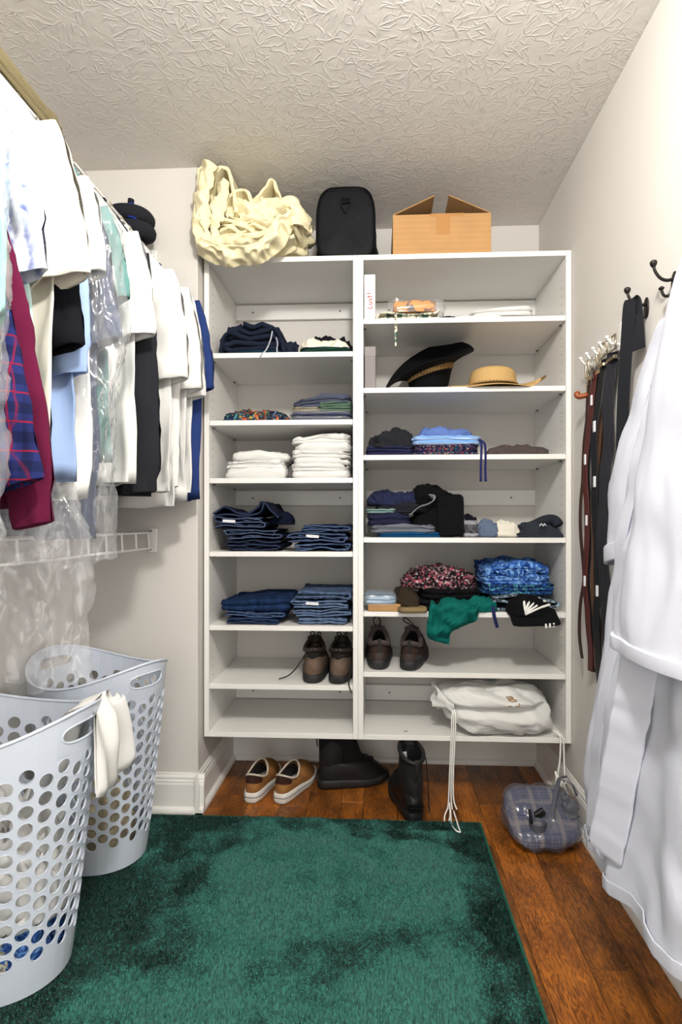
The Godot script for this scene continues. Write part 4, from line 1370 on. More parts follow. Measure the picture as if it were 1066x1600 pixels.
	if d.has("heel_m"):
		g = G.new()
		grid(g, 20, 10, func(u, v):
			var w: float = lerpf(d.get("patch0", 0.55), 0.97, v)
			var sp: float = lerpf(d.get("patchw", 0.11), d.get("patchw", 0.11) * 0.8, absf(v - 0.5) * 2.0)
			var p: Vector3 = upper.call(fposmod(lerpf(-sp, sp, u), 1.0), w)
			return p + Vector3(0, 0, 0.0022) + Vector3(p.x, 0, 0) * 0.03)
		part("heel_patch", g, d.heel_m, t)
	if d.has("counter_m"):   # heel counter above the sole
		g = G.new()
		grid(g, 28, 8, func(u, v):
			var sp := 0.17
			var p: Vector3 = upper.call(fposmod(lerpf(-sp, sp, u), 1.0), lerpf(0.02, 0.42 - 0.12 * absf(u - 0.5) * 2.0, v))
			return p + Vector3(p.x * 0.03, 0, 0.002))
		part("heel_counter", g, d.counter_m, t)
	if d.has("laces_m"):
		g = G.new()
		for k in 5:
			var f0 := 0.93 - 0.13 * k
			var y0: float = 1.0
			var a: Vector3 = upper.call(0.5 - 0.09, f0)
			var b: Vector3 = upper.call(0.5 + 0.09, f0 - 0.06)
			var c: Vector3 = upper.call(0.5, f0 - 0.02) + Vector3(0, 0.008, 0)
			tube(g, [a, c, b], 0.0024, 6, -1, 4)
			a = upper.call(0.5 + 0.09, f0)
			b = upper.call(0.5 - 0.09, f0 - 0.06)
			tube(g, [a, c + Vector3(0, 0.002, 0), b], 0.0024, 6, -1, 4)
		var f: Vector3 = top.call(0.5, 1.0) + Vector3(0, 0.004, 0.008)
		for lp in d.get("loops", []):
			var pts := []
			for q in lp:
				pts.append(f + q)
			tube(g, pts, 0.0024, 6, -1, 6)
		part("laces", g, d.laces_m, t)
	if d.has("loop_m"):
		g = G.new()
		var h: Vector3 = top.call(0.0, 1.0)
		strap(g, [h + Vector3(0, -0.045, 0.006), h + Vector3(0, -0.01, 0.009), h + Vector3(0, 0.012, 0.005), h + Vector3(0, 0.008, -0.006)], Vector3.RIGHT, 0.015, 0.003, 4)
		part("pull_loop", g, d.loop_m, t)
	return t

func shoes() -> void:
	var sd := seamless(501, 0.03)
	var suede := picture(128, 128, func(x, y):
		var q := 0.92 + 0.28 * loopnoise(sd, x, y, 128.0)
		return Color(q, q, q).clamp())
	var hike := {"l": 0.30, "w": 0.114, "sole": 0.034, "heel": 0.105, "front": 0.112, "dip": 0.02, "open1": 0.46, "shaft": 0.025,
		"upper_m": printed(suede, 8.0, Color(0.43, 0.36, 0.315)), "shaft_m": mat(Color(0.16, 0.125, 0.11), 0.5), "sole_m": mat(Color(0.115, 0.11, 0.115), 0.7), "lining_m": mat(Color(0.07, 0.06, 0.055), 0.95),
		"collar_m": mat(Color(0.15, 0.115, 0.10), 0.45), "pad": 0.009, "tongue": 0.022, "laces_m": mat(Color(0.12, 0.10, 0.09), 0.8),
		"loops": [[Vector3(-0.01, 0, 0), Vector3(-0.02, 0.02, 0.02), Vector3(-0.005, 0.028, 0.035), Vector3(0.0, 0.01, 0.03)], [Vector3(0.01, 0, 0), Vector3(0.012, 0.022, 0.015), Vector3(0.024, 0.02, 0.03), Vector3(0.01, 0.0, 0.03)]]}
	var y := 0.4675
	var a := shoe("hiking_boot", "brown suede hiking boot, left one of the pair beside the empty shelf space", "boot", Vector3(-0.258, y, -2.10), 0.04, "brown suede hiking boots", hike)
	var b := shoe("hiking_boot", "brown suede hiking boot, right one of the pair, its lace hanging over the edge", "boot", Vector3(-0.160, y, -2.095), -0.06, "brown suede hiking boots", hike)
	var g := G.new()
	cord(g, [Vector3(-0.035, 0.09, -0.11), Vector3(-0.055, 0.06, -0.09), Vector3(-0.075, 0.035, -0.07), Vector3(-0.10, 0.016, -0.05), Vector3(-0.135, 0.006, -0.04)], 0.0025)
	part("laces", g, hike.laces_m, a)
	g = G.new()
	cord(g, [Vector3(0.035, 0.10, -0.11), Vector3(0.048, 0.07, -0.06), Vector3(0.050, 0.04, -0.02), Vector3(0.046, 0.012, 0.008), Vector3(0.052, -0.006, 0.024), Vector3(0.060, -0.022, 0.026)], 0.0025)
	part("laces", g, hike.laces_m, b)
	var walk := {"l": 0.31, "w": 0.112, "sole": 0.036, "heel": 0.105, "front": 0.125, "dip": 0.03, "open1": 0.44,
		"upper_m": printed(suede, 8.0, Color(0.235, 0.18, 0.165)), "sole_m": mat(Color(0.10, 0.10, 0.11), 0.6), "lining_m": mat(Color(0.08, 0.065, 0.06), 0.95), "counter_m": mat(Color(0.20, 0.155, 0.14), 0.6),
		"collar_m": cloth(Color(0.30, 0.265, 0.27)), "pad": 0.010, "tongue": 0.022, "laces_m": mat(Color(0.09, 0.07, 0.06), 0.8), "loop_m": mat(Color(0.08, 0.07, 0.07), 0.8),
		"loops": [[Vector3(-0.012, 0, 0), Vector3(-0.022, 0.03, 0.02), Vector3(-0.008, 0.05, 0.03), Vector3(0.005, 0.03, 0.03), Vector3(0.002, 0.0, 0.02)]]}
	y = 0.5215
	shoe("walking_shoe", "dark brown walking shoe, left one of the pair against the middle panel", "shoe", Vector3(0.0, y, -2.11), 0.02, "dark brown walking shoes", walk)
	walk.loops = [[Vector3(0.012, 0, 0), Vector3(-0.01, 0.03, 0.02), Vector3(-0.03, 0.045, 0.025), Vector3(-0.035, 0.03, 0.02), Vector3(0.0, 0.012, 0.02), Vector3(0.02, -0.004, 0.02)]]
	shoe("walking_shoe", "dark brown walking shoe, right one of the pair, with a looser lace", "shoe", Vector3(0.115, y, -2.10), -0.16, "dark brown walking shoes", walk)
	var slip := {"l": 0.285, "w": 0.106, "sole": 0.026, "wedge": 0.016, "heel": 0.112, "front": 0.105, "dip": 0.030, "open1": 0.47, "open_w": 0.66,
		"upper_m": printed(suede, 8.0, Color(0.63, 0.44, 0.25)), "sole_m": mat(Color(0.83, 0.82, 0.79), 0.5), "stripe_m": mat(Color(0.42, 0.42, 0.44), 0.6), "lining_m": mat(Color(0.13, 0.12, 0.12), 0.95),
		"collar_m": cloth(Color(0.78, 0.74, 0.68)), "pad": 0.004, "heel_m": printed(suede, 8.0, Color(0.24, 0.155, 0.13)), "patchw": 0.15, "patch0": 0.50}
	shoe("slip_on_shoe", "tan suede slip-on shoe with white sole, left one nearest the baseboard", "shoe", Vector3(-0.497, 0.0, -2.09), -0.10, "tan slip-on shoes", slip)
	shoe("slip_on_shoe", "tan suede slip-on shoe with white sole, right one of the pair", "shoe", Vector3(-0.385, 0.0, -2.09), -0.28, "tan slip-on shoes", slip)
	var lea := mat(Color(0.032, 0.032, 0.038), 0.5)
	var boot := {"l": 0.30, "w": 0.108, "sole": 0.032, "wedge": 0.006, "heel": 0.09, "front": 0.115, "dip": 0.0, "open0": 0.03, "open1": 0.44, "open_w": 0.72, "shaft": 0.125,
		"upper_m": lea, "shaft_m": mat(Color(0.06, 0.062, 0.075), 0.6), "sole_m": mat(Color(0.055, 0.055, 0.062), 0.55), "lining_m": mat(Color(0.05, 0.05, 0.06), 0.95), "counter_m": lea,
		"collar_m": mat(Color(0.05, 0.05, 0.055), 0.6), "pad": 0.008, "tongue": 0.05, "laces_m": mat(Color(0.03, 0.03, 0.03), 0.8), "loop_m": mat(Color(0.03, 0.03, 0.035), 0.7)}
	var bt := shoe("work_boot", "black lace-up work boot standing in the shade beneath the shelf units", "boot", Vector3(-0.25, 0.0, -2.235), -1.25, "black work boots", boot)
	bt = shoe("work_boot", "black lace-up work boot with a white tongue label, standing at the rug's edge", "boot", Vector3(0.135, 0.0, -1.985), 0.22, "black work boots", boot)
	g = G.new()
	bx(g, Vector3(-0.012, 0.198, -0.118), Vector3(0.022, 0.026, 0.0012), 0.0004, Basis.from_euler(Vector3(-0.1, 0.1, 0)))
	part("tongue_label", g, M.patch, bt).set_meta("label", "white size label inside the tongue")
	g = G.new()
	for k in 3:
		bx(g, Vector3(-0.012, 0.203 - 0.007 * k, -0.1172), Vector3(0.014, 0.002, 0.0006), 0.0002)
	part("label_print", g, M.pin, bt)
	g = G.new()
	for k in 3:
		strap(g, [Vector3(-0.028, 0.048 + 0.011 * k, 0.002), Vector3(0, 0.045 + 0.011 * k, 0.0125), Vector3(0.028, 0.048 + 0.011 * k, 0.002)], Vector3.UP, 0.006, 0.004, 5)
	part("heel_ridge", g, M.black, bt)
	g = G.new()
	cord(g, [Vector3(0.03, 0.18, -0.12), Vector3(0.05, 0.215, -0.10), Vector3(0.065, 0.19, -0.085), Vector3(0.07, 0.10, -0.075), Vector3(0.072, 0.03, -0.07), Vector3(0.073, 0.004, -0.06)], 0.0022)
	part("laces", g, boot.laces_m, bt)

# ---------------------------------------------------------------- bottom right: laundry bag and carrier bag
func laundry_bag() -> void:
	var t := thing("drawstring_bag", "white cotton drawstring laundry bag slumped on the bottom shelf with cords hanging down", "bag", Vector3(0.46, 0.283, -2.17))
	var na := noise(601, 8.0, true)
	var nb := noise(602, 14.0)
	var g := G.new()
	var skin := func(u: float, v: float) -> Vector3:
		var a: float = u * TAU
		var b: float = (v - 0.5) * PI
		var c := pow(maxf(cos(b), 0.0), 0.55)
		var p := Vector3(pw(cos(a), 0.7) * c * 0.205, 0.088 + pw(sin(b), 0.7) * 0.086, pw(sin(a), 0.8) * c * 0.125)
		p.x += 0.03 * (0.5 - p.y / 0.18)          # foot spreads to the right
		if p.x > 0.05:
			p.y *= 1.0 - 0.55 * smoothstep(0.05, 0.24, p.x) * smoothstep(-0.02, 0.10, p.z)
		p.x -= 0.035 * smoothstep(0.1, 0.17, p.y) * (1 if p.x < -0.05 else 0)
		# a long crease from the tied neck across the front
		var cr := exp(-pow((p.y - 0.098 - 0.15 * (p.x + 0.05) * (p.x + 0.05)) / 0.014, 2.0)) * smoothstep(0.0, 0.08, p.z)
		p.z -= 0.03 * cr
		var d := ridge(na, p.x * 0.55 + p.y * 0.9, p.y * 0.8 - p.x * 0.4, p.z) * 0.007 + nb.get_noise_3d(p.x, p.y, p.z) * 0.012
		p += Vector3(p.x * 0.5, p.y - 0.08, p.z).normalized() * d
		p.y = maxf(p.y, 0.001)
		return p
	grid(g, 96, 52, func(u, v): return skin.call(u, v), true, true)
	part("bag_body", g, M.tee, t)
	g = G.new()
	grid(g, 30, 12, func(u, v):
		var a: float = u * TAU
		var r := 0.022 + 0.035 * absf(v - 0.35) * (1.0 + 0.35 * sin(a * 7.0))
		return Vector3(-0.175 - 0.07 * v + 0.012 * sin(a * 3.0) * v, 0.105 + sin(a) * r + 0.035 * v, 0.07 + cos(a) * r * 0.8 - 0.02 * v), true, true)
	part("gathered_neck", g, M.tee, t)
	var gold := mat(Color(0.55, 0.42, 0.22), 0.6)
	g = G.new()
	# "Lau" printed along the bag, reading upwards
	for st in [[Vector2(0, 1), Vector2(0, 0), Vector2(0.6, 0)], [Vector2(1.6, 0.5), Vector2(1.45, 0.68), Vector2(1.15, 0.62), Vector2(1.0, 0.3), Vector2(1.15, 0.0), Vector2(1.45, 0.02), Vector2(1.6, 0.25)], [Vector2(1.62, 0.68), Vector2(1.62, 0)],
		[Vector2(2.05, 0.68), Vector2(2.05, 0.15), Vector2(2.25, 0), Vector2(2.5, 0.1), Vector2(2.6, 0.3)], [Vector2(2.62, 0.68), Vector2(2.62, 0)]]:
		var line := []
		for q in st:
			var p: Vector3 = skin.call(0.215 + q.y * 0.026, 0.60 + q.x * 0.066)
			line.append(p + Vector3(0, 0.5, 0.86) * 0.0015)
		tube(g, line, 0.0019, 6, -1, 3 if line.size() > 2 else 0)
	part("lettering", g, gold, t).set_meta("label", "gold printed letters")
	g = G.new()
	var o := -t.position
	for k in 3:
		var dx := 0.007 * k
		cord(g, [o + Vector3(0.285, 0.385, -2.09), o + Vector3(0.276 + dx, 0.36, -2.065), o + Vector3(0.272 + dx, 0.27, -2.058), o + Vector3(0.266 + dx, 0.15, -2.055), o + Vector3(0.262 + dx * 1.3, 0.06, -2.05), o + Vector3(0.256 + dx * 2.4, 0.03, -2.03)], 0.0028)
	cord(g, [o + Vector3(0.256, 0.034, -2.03), o + Vector3(0.243, 0.018, -2.01), o + Vector3(0.240, 0.004, -1.99), o + Vector3(0.252, 0.004, -1.985), o + Vector3(0.262, 0.02, -2.01), o + Vector3(0.264, 0.05, -2.04)], 0.0028)
	cord(g, [o + Vector3(0.266, 0.03, -2.03), o + Vector3(0.262, 0.010, -1.97), o + Vector3(0.270, 0.0145, -1.92), o + Vector3(0.284, 0.0145, -1.91), o + Vector3(0.283, 0.0145, -1.94), o + Vector3(0.276, 0.03, -2.02)], 0.0028)
	part("cord", g, M.white_thread, t)
	g = G.new()
	cord(g, [o + Vector3(0.660, 0.305, -2.09), o + Vector3(0.678, 0.292, -2.067), o + Vector3(0.676, 0.255, -2.058), o + Vector3(0.672, 0.20, -2.055), o + Vector3(0.664, 0.155, -2.05), o + Vector3(0.672, 0.128, -2.045), o + Vector3(0.69, 0.130, -2.045), o + Vector3(0.688, 0.17, -2.05), o + Vector3(0.688, 0.25, -2.057), o + Vector3(0.686, 0.292, -2.067), o + Vector3(0.665, 0.307, -2.09)], 0.0032)
	cord(g, [o + Vector3(0.655, 0.170, -2.05), o + Vector3(0.66, 0.14, -2.045), o + Vector3(0.674, 0.118, -2.04), o + Vector3(0.685, 0.09, -2.02), o + Vector3(0.688, 0.06, -1.99)], 0.0045)
	cord(g, [o + Vector3(0.666, 0.150, -2.05), o + Vector3(0.68, 0.125, -2.04), o + Vector3(0.688, 0.10, -2.01)], 0.0045)
	for k in 4:
		cord(g, [o + Vector3(0.662, 0.162, -2.048), o + Vector3(0.654 + 0.004 * k, 0.14, -2.042), o + Vector3(0.652 + 0.004 * k, 0.118, -2.038)], 0.002)
	part("cord", g, M.white_thread, t)

func carrier_bag() -> void:
	var t := thing("carrier_bag", "grey translucent plastic carrier bag of plaid cloth on the wood floor", "bag", Vector3(0.545, 0.0, -1.925))
	var plaid := picture(128, 128, func(x, y):
		var c := Color(0.46, 0.46, 0.52)
		if x % 64 < 20: c = c.lerp(Color(0.25, 0.28, 0.42), 0.5)
		if y % 64 < 20: c = c.lerp(Color(0.25, 0.28, 0.42), 0.5)
		if x % 64 in [28, 29, 36, 37, 44, 45] or y % 64 in [28, 29, 36, 37, 44, 45]: c = Color(0.17, 0.20, 0.36)
		if x % 64 > 52 or y % 64 > 52: c = c.lerp(Color(0.70, 0.64, 0.58), 0.6)
		return c)
	var na := noise(621, 9.0, true)
	var nb := noise(622, 16.0)
	var blob := func(u: float, v: float, grow: float, k: float) -> Vector3:
		var a := u * TAU
		var b := (v - 0.5) * PI
		var c := pow(maxf(cos(b), 0.0), 0.5)
		var p := Vector3(pw(cos(a), 0.6) * c * (0.128 + grow), 0.055 + pw(sin(b), 0.7) * (0.052 + grow), pw(sin(a), 0.65) * c * (0.120 + grow))
		p.x += 0.018 - 0.10 * p.z
		p.y *= 1.0 + 0.45 * smoothstep(0.05, -0.10, p.z) - 0.25 * smoothstep(0.02, 0.11, p.z)
		p.x *= 1.0 - 0.12 * smoothstep(0.04, 0.12, p.z) * (1.0 if p.x < 0 else 0.0)
		var d := ridge(na, p.x * 0.8 + p.y * 0.5, p.y * 0.7 + p.z * 0.3, p.z * 0.8 - p.x * 0.3) * 0.007 * k + nb.get_noise_3d(p.x * k, p.y, p.z) * 0.008 * k
		p += Vector3(p.x, p.y - 0.06, p.z).normalized() * d
		p.x = minf(p.x, 0.143)
		p.y = maxf(p.y, 0.0008)
		return p
	var g := G.new()
	grid(g, 48, 26, func(u, v): return blob.call(u, v, -0.006, 0.6), true, true)
	part("plaid_cloth", g, printed(plaid, 7.0), t)
	g = G.new()
	grid(g, 96, 56, func(u, v): return blob.call(u, v, 0.001, 1.25), true, true)
	var m := mat(Color(0.42, 0.44, 0.50, 0.30), 0.2, 0.6)
	m.transparency = BaseMaterial3D.TRANSPARENCY_ALPHA
	part("plastic_film", g, m, t)
	var m2 := mat(Color(0.33, 0.34, 0.38), 0.3)
	g = G.new()
	strap(g, [Vector3(0.02, 0.07, 0.085), Vector3(0.045, 0.11, 0.045), Vector3(0.075, 0.150, -0.01), Vector3(0.105, 0.175, -0.06), Vector3(0.135, 0.165, -0.09)], Vector3(1, 0.6, 0.5), 0.016, 0.006, 5)
	strap(g, [Vector3(0.105, 0.174, -0.06), Vector3(0.14, 0.165, -0.04), Vector3(0.147, 0.14, -0.01)], Vector3(0, 0.3, 1), 0.018, 0.006, 5)
	part("handle", g, m2, t)
	g = G.new()
	heap(g, Vector3(0.112, 0.085, 0.0), Vector3(0.06, 0.05, 0.10), 625, 0.5, 22, 30, 14)
	part("knotted_film", g, m2, t)
	g = G.new()
	tube(g, [Vector3(-0.03, 0.065, 0.075), Vector3(-0.036, 0.125, 0.065)], 0.005, 8)
	bx(g, Vector3(0.002, 0.105, 0.05), Vector3(0.036, 0.022, 0.018), 0.003, Basis.from_euler(Vector3(0, 0, 0.6)))
	part("black_clip", g, mat(Color(0.03, 0.03, 0.03), 0.5), t)
	g = G.new()
	grid(g, 24, 10, func(u, v):
		var a: float = u * TAU
		return Vector3(-0.015 + cos(a) * (0.016 + 0.014 * v), 0.055 + 0.04 * v, 0.085 + sin(a) * (0.015 + 0.012 * v)), true, false)
	part("bag_mouth", g, m2, t)

# ---------------------------------------------------------------- rug
func rug() -> void:
	var x0 := -1.08
	var x1 := 0.367
	var z0 := -1.985
	var z1 := 0.25
	var t := thing("rug", "dark emerald green plush rug with brushed nap on the wood floor", "rug", Vector3((x0 + x1) / 2, 0.0, (z0 + z1) / 2))
	var o := -t.position
	part("backing", box(o + Vector3((x0 + x1) / 2, 0.003, (z0 + z1) / 2), Vector3(x1 - x0, 0.005, z1 - z0), 0.001), M.rug, t)
	var g := G.new()
	var e := 0.004
	tube(g, [o + Vector3(x0, e, z0), o + Vector3(x1, e, z0), o + Vector3(x1, e, z1), o + Vector3(x0, e, z1), o + Vector3(x0, e, z0)], 0.0052, 8)
	part("bound_edge", g, mat(Color(0.07, 0.33, 0.26), 0.85), t)
	# tufts: blades leaning with the nap
	g = G.new()
	for k in 6:
		var a := TAU * k / 6.0 + 0.3
		var c := Vector3(cos(a), 0, sin(a)) * 0.0014
		var s := Vector3(-sin(a), 0, cos(a)) * 0.0011
		var b := g.v.size()
		var up := Vector3(cos(a) * 0.0012, 0.0105, sin(a) * 0.0012)
		for q in [c - s, c + s, c + up + s * 0.6, c + up - s * 0.6]:
			g.v.append(q)
			g.n.append(Vector3(cos(a), 0.6, sin(a)).normalized())
			g.t.append(Vector2.ZERO)
		g.i.append_array([b, b + 1, b + 2, b, b + 2, b + 3])
	var step := 0.0046
	var nx := int((x1 - x0 - 0.008) / step)
	var nz := int((z1 - z0 - 0.008) / step)
	var mm := MultiMesh.new()
	mm.transform_format = MultiMesh.TRANSFORM_3D
	mm.use_colors = true
	mm.mesh = g.mesh()
	mm.instance_count = nx * nz
	var n1 := noise(701, 2.3)
	var n2 := noise(702, 7.0)
	var n3 := noise(703, 22.0)
	rng.seed = 77
	for j in nz:
		for k in nx:
			var x := x0 + 0.004 + (k + rng.randf()) * step
			var z := z0 + 0.004 + (j + rng.randf()) * step
			# trodden middle lies away from the door, edges stand towards it
			var lie := smoothstep(0.02, 0.20, x1 - x + 0.10 * n2.get_noise_2d(x, z)) * smoothstep(0.02, 0.17, z - z0 + 0.08 * n2.get_noise_2d(z, x)) * smoothstep(-0.72, -0.34, x + 0.22 * n1.get_noise_2d(z, x))
			lie = clampf(lie + 0.85 * n1.get_noise_2d(x, z) + 0.5 * n2.get_noise_2d(x + 5, z), 0.0, 1.0)
			var lean := lerpf(NAP_DARK, NAP_LIGHT, lie) + 0.12 * n3.get_noise_2d(x, z) + rng.randf_range(-0.3, 0.3)
			var b := Basis.from_euler(Vector3(lean, rng.randf() * TAU, 0.0), EULER_ORDER_XYZ)
			b = Basis(Vector3.BACK, rng.randf_range(-0.25, 0.25)) * Basis(Vector3.RIGHT, lean) * Basis(Vector3.UP, rng.randf() * TAU)
			var i := j * nx + k
			mm.set_instance_transform(i, Transform3D(b, o + Vector3(x, 0.005, z)))
			var s := rng.randf_range(0.55, 1.6)
			mm.set_instance_color(i, Color(0.033 * s, 0.150 * s, 0.124 * s))
	var mmi := MultiMeshInstance3D.new()
	mmi.name = "pile"
	mmi.multimesh = mm
	mmi.material_override = M.pile
	mmi.set_meta("kind", "stuff")
	t.add_child(mmi, true)
const NAP_DARK := 0.7     # towards the camera
const NAP_LIGHT := -0.9   # away from it

# ---------------------------------------------------------------- left: clothes on the rod
const XC := -0.86
# o: xr right edge of the body, top, drop, hem, sleeve {len, out, r0, r1, cuff}, th, sd
func garment(called: String, label: String, cat: String, z: float, m: Material, o: Dictionary, group := "") -> Node3D:
	var t := thing(called, label, cat, Vector3(XC, o.hem, z), 0.0, group)
	var top: float = o.get("top", 2.03) - o.hem
	var drop: float = o.get("drop", 0.17)
	var hw: float = o.xr - XC
	var flare: float = o.get("flare", 0.01)
	var th: float = o.get("th", 0.014)
	var sd: int = o.sd
	var na := noise(sd, 4.0)
	var nb := noise(sd + 1, 11.0)
	var nr := noise(sd + 2, 9.0, true)
	var neck: float = o.get("neck", 0.06)
	var nv := 30
	var g := G.new()
	grid(g, 84, nv + 2, func(u, v):
		var k := roundi(v * (nv + 2)) - 1
		var f := clampf(float(k) / nv, 0.0, 1.0)
		var y := top - f * f * 0.35 * top - f * 0.65 * top
		var s := top - y
		var w := lerpf(neck, hw, pow(clampf(s / drop, 0.0, 1.0), 0.85)) + flare * f
		var a: float = u * TAU
		var e := 1.0 if k >= 0 and k <= nv else 0.0
		var p := Vector3(pw(cos(a), 0.8) * w * e, y, pw(sin(a), 0.7) * th * (0.35 + 0.65 * minf(1.0, s / drop)) * e)
		var amp := 0.014 * smoothstep(0.05, 0.7, f)
		p.z += amp * sin(p.x * 48.0 + 4.0 * na.get_noise_2d(p.x * 0.4, y * 0.5) + sd) + 0.010 * nb.get_noise_3d(p.x * 1.1, y * 0.3, sin(a) * 0.01) * f
		p.x += 0.010 * na.get_noise_2d(y * 0.5, signf(cos(a)) * 9.0) * f
		p.z += 0.007 * f * ridge(nr, p.x * 1.4, y * 0.35, 0.0) * maxf(sin(a), 0.0)
		p.y += 0.012 * f * nb.get_noise_2d(p.x, 3.0)
		return p, true, true)
	part("body", g, m, t)
	if o.has("sleeve"):
		var q: Dictionary = o.sleeve
		for side in [1, -1]:
			var c0 := Vector3((hw - 0.075) * side, top - drop * 0.82, 0.0)
			var c1 := Vector3((hw + q.out - q.r1 * 0.9) * side if side > 0 else -minf(hw, 0.24), top - drop - q.len, q.get("fwd", 0.0))
			var cm := (c0 + c1) / 2 + Vector3(0.028 * side * q.get("bow", 1.0), 0.03, 0)
			var ax := (c1 - c0).normalized()
			var sx = Vector3(ax.y, -ax.x, 0) * -side
			g = G.new()
			grid(g, 36, 30, func(u, v):
				var f := clampf(v / 0.88, 0.0, 1.0)
				var inside := maxf(v - 0.88, 0.0) / 0.12
				var c := c0 * (1 - f) * (1 - f) + cm * 2 * f * (1 - f) + c1 * f * f
				var a: float = u * TAU
				var r := lerpf(q.r0, q.r1, pow(f, 0.7))
				if q.get("cuff", 0.0) > 0 and f > 1.0 - q.cuff:
					r *= 0.84
				var rz := minf(r * 0.45, q.get("rz", 0.03)) * (0.35 + 0.65 * minf(1.0, f * 3.0))
				if v < 1e-6:
					r = 0.0
					rz = 0.0
				if inside > 0:
					r *= 0.9 - 0.25 * inside
					rz *= 0.8 - 0.4 * inside
					c -= ax * 0.04 * inside
				var p = c + sx * cos(a) * r + Vector3(0, 0, 1) * sin(a) * rz
				var d := nb.get_noise_3d(p.x * 1.2 + side, p.y * 0.6, a * 0.03) * 0.010 + 0.006 * ridge(nr, p.x + p.y * 0.5, p.y * 0.7 - p.x * 0.5, sin(a) * 0.06) * maxf(sin(a), 0.0)
				return p + (sx * cos(a) + Vector3(0, 0, 1) * sin(a)) * d * smoothstep(0.0, 0.2, f), true, false)
			part("sleeve", g, q.get("m", m), t)
	g = G.new()
	var pts := []
	for k in 25:
		var a := TAU * k / 24.0
		pts.append(Vector3(cos(a) * (neck + 0.004), top - 0.012 + 0.012 * absf(cos(a)), sin(a) * 0.012))
	tube(g, pts, 0.007, 8)
	part("collar", g, o.get("collar_m", m), t)
	# hanger hook over the rod
	g = G.new()
	cord(g, [Vector3(0, top - 0.02, 0), Vector3(0, 2.075 - o.hem, 0), Vector3(0.014, 2.098 - o.hem, 0), Vector3(0.0, 2.112 - o.hem, 0), Vector3(-0.016, 2.10 - o.hem, 0)], 0.0022)
	tag(mi("hanger_hook", g.mesh(), M.chrome), "wire hanger inside the " + " ".join(label.split(" ").slice(0, 12)), "hanger", "wire hangers on the left rod").position = t.position
	return t

func film_bag(called: String, label: String, x0: float, x1: float, ytop: float, ybot: float, z: float, th: float, sd: int, m: Material, slope := 0.2) -> void:
	var t := thing(called, label, "garment bag", Vector3((x0 + x1) / 2, ybot, z), 0, "clear dry-cleaning bags on the rod")
	var na := noise(sd, 5.0, true)
	var nb := noise(sd + 1, 13.0)
	var nc := noise(sd + 2, 24.0, true)
	var hw := (x1 - x0) / 2
	var h := ytop - ybot
	var g := G.new()
	grid(g, 130, 110, func(u, v):
		var a: float = u * TAU
		var y = h * (1.0 - v)
		var s = h * v
		var w := lerpf(0.05, hw, pow(clampf(s / slope, 0.0, 1.0), 0.7))
		var p := Vector3(pw(cos(a), 0.85) * w, y, pw(sin(a), 0.8) * th * (0.3 + 0.7 * minf(1.0, s / slope)))
		var n := Vector3(cos(a), 0, sin(a))
		var k := smoothstep(0.0, 0.25, v)
		p += n * k * (0.013 * ridge(na, p.x * 1.3, y * 0.3, p.z) + 0.014 * nb.get_noise_3d(p.x, y * 0.3, p.z) + 0.006 * ridge(nc, p.x * 1.1 + y * 0.22, y * 0.2 - p.x * 0.2, p.z) + 0.003 * ridge(nc, p.x - y * 0.7, y * 0.5 + p.x, p.z + 3.0))
		p.y += 0.03 * nb.get_noise_2d(p.x, 7.0) * v
		return p, true, false)
	part("film", g, m, t)

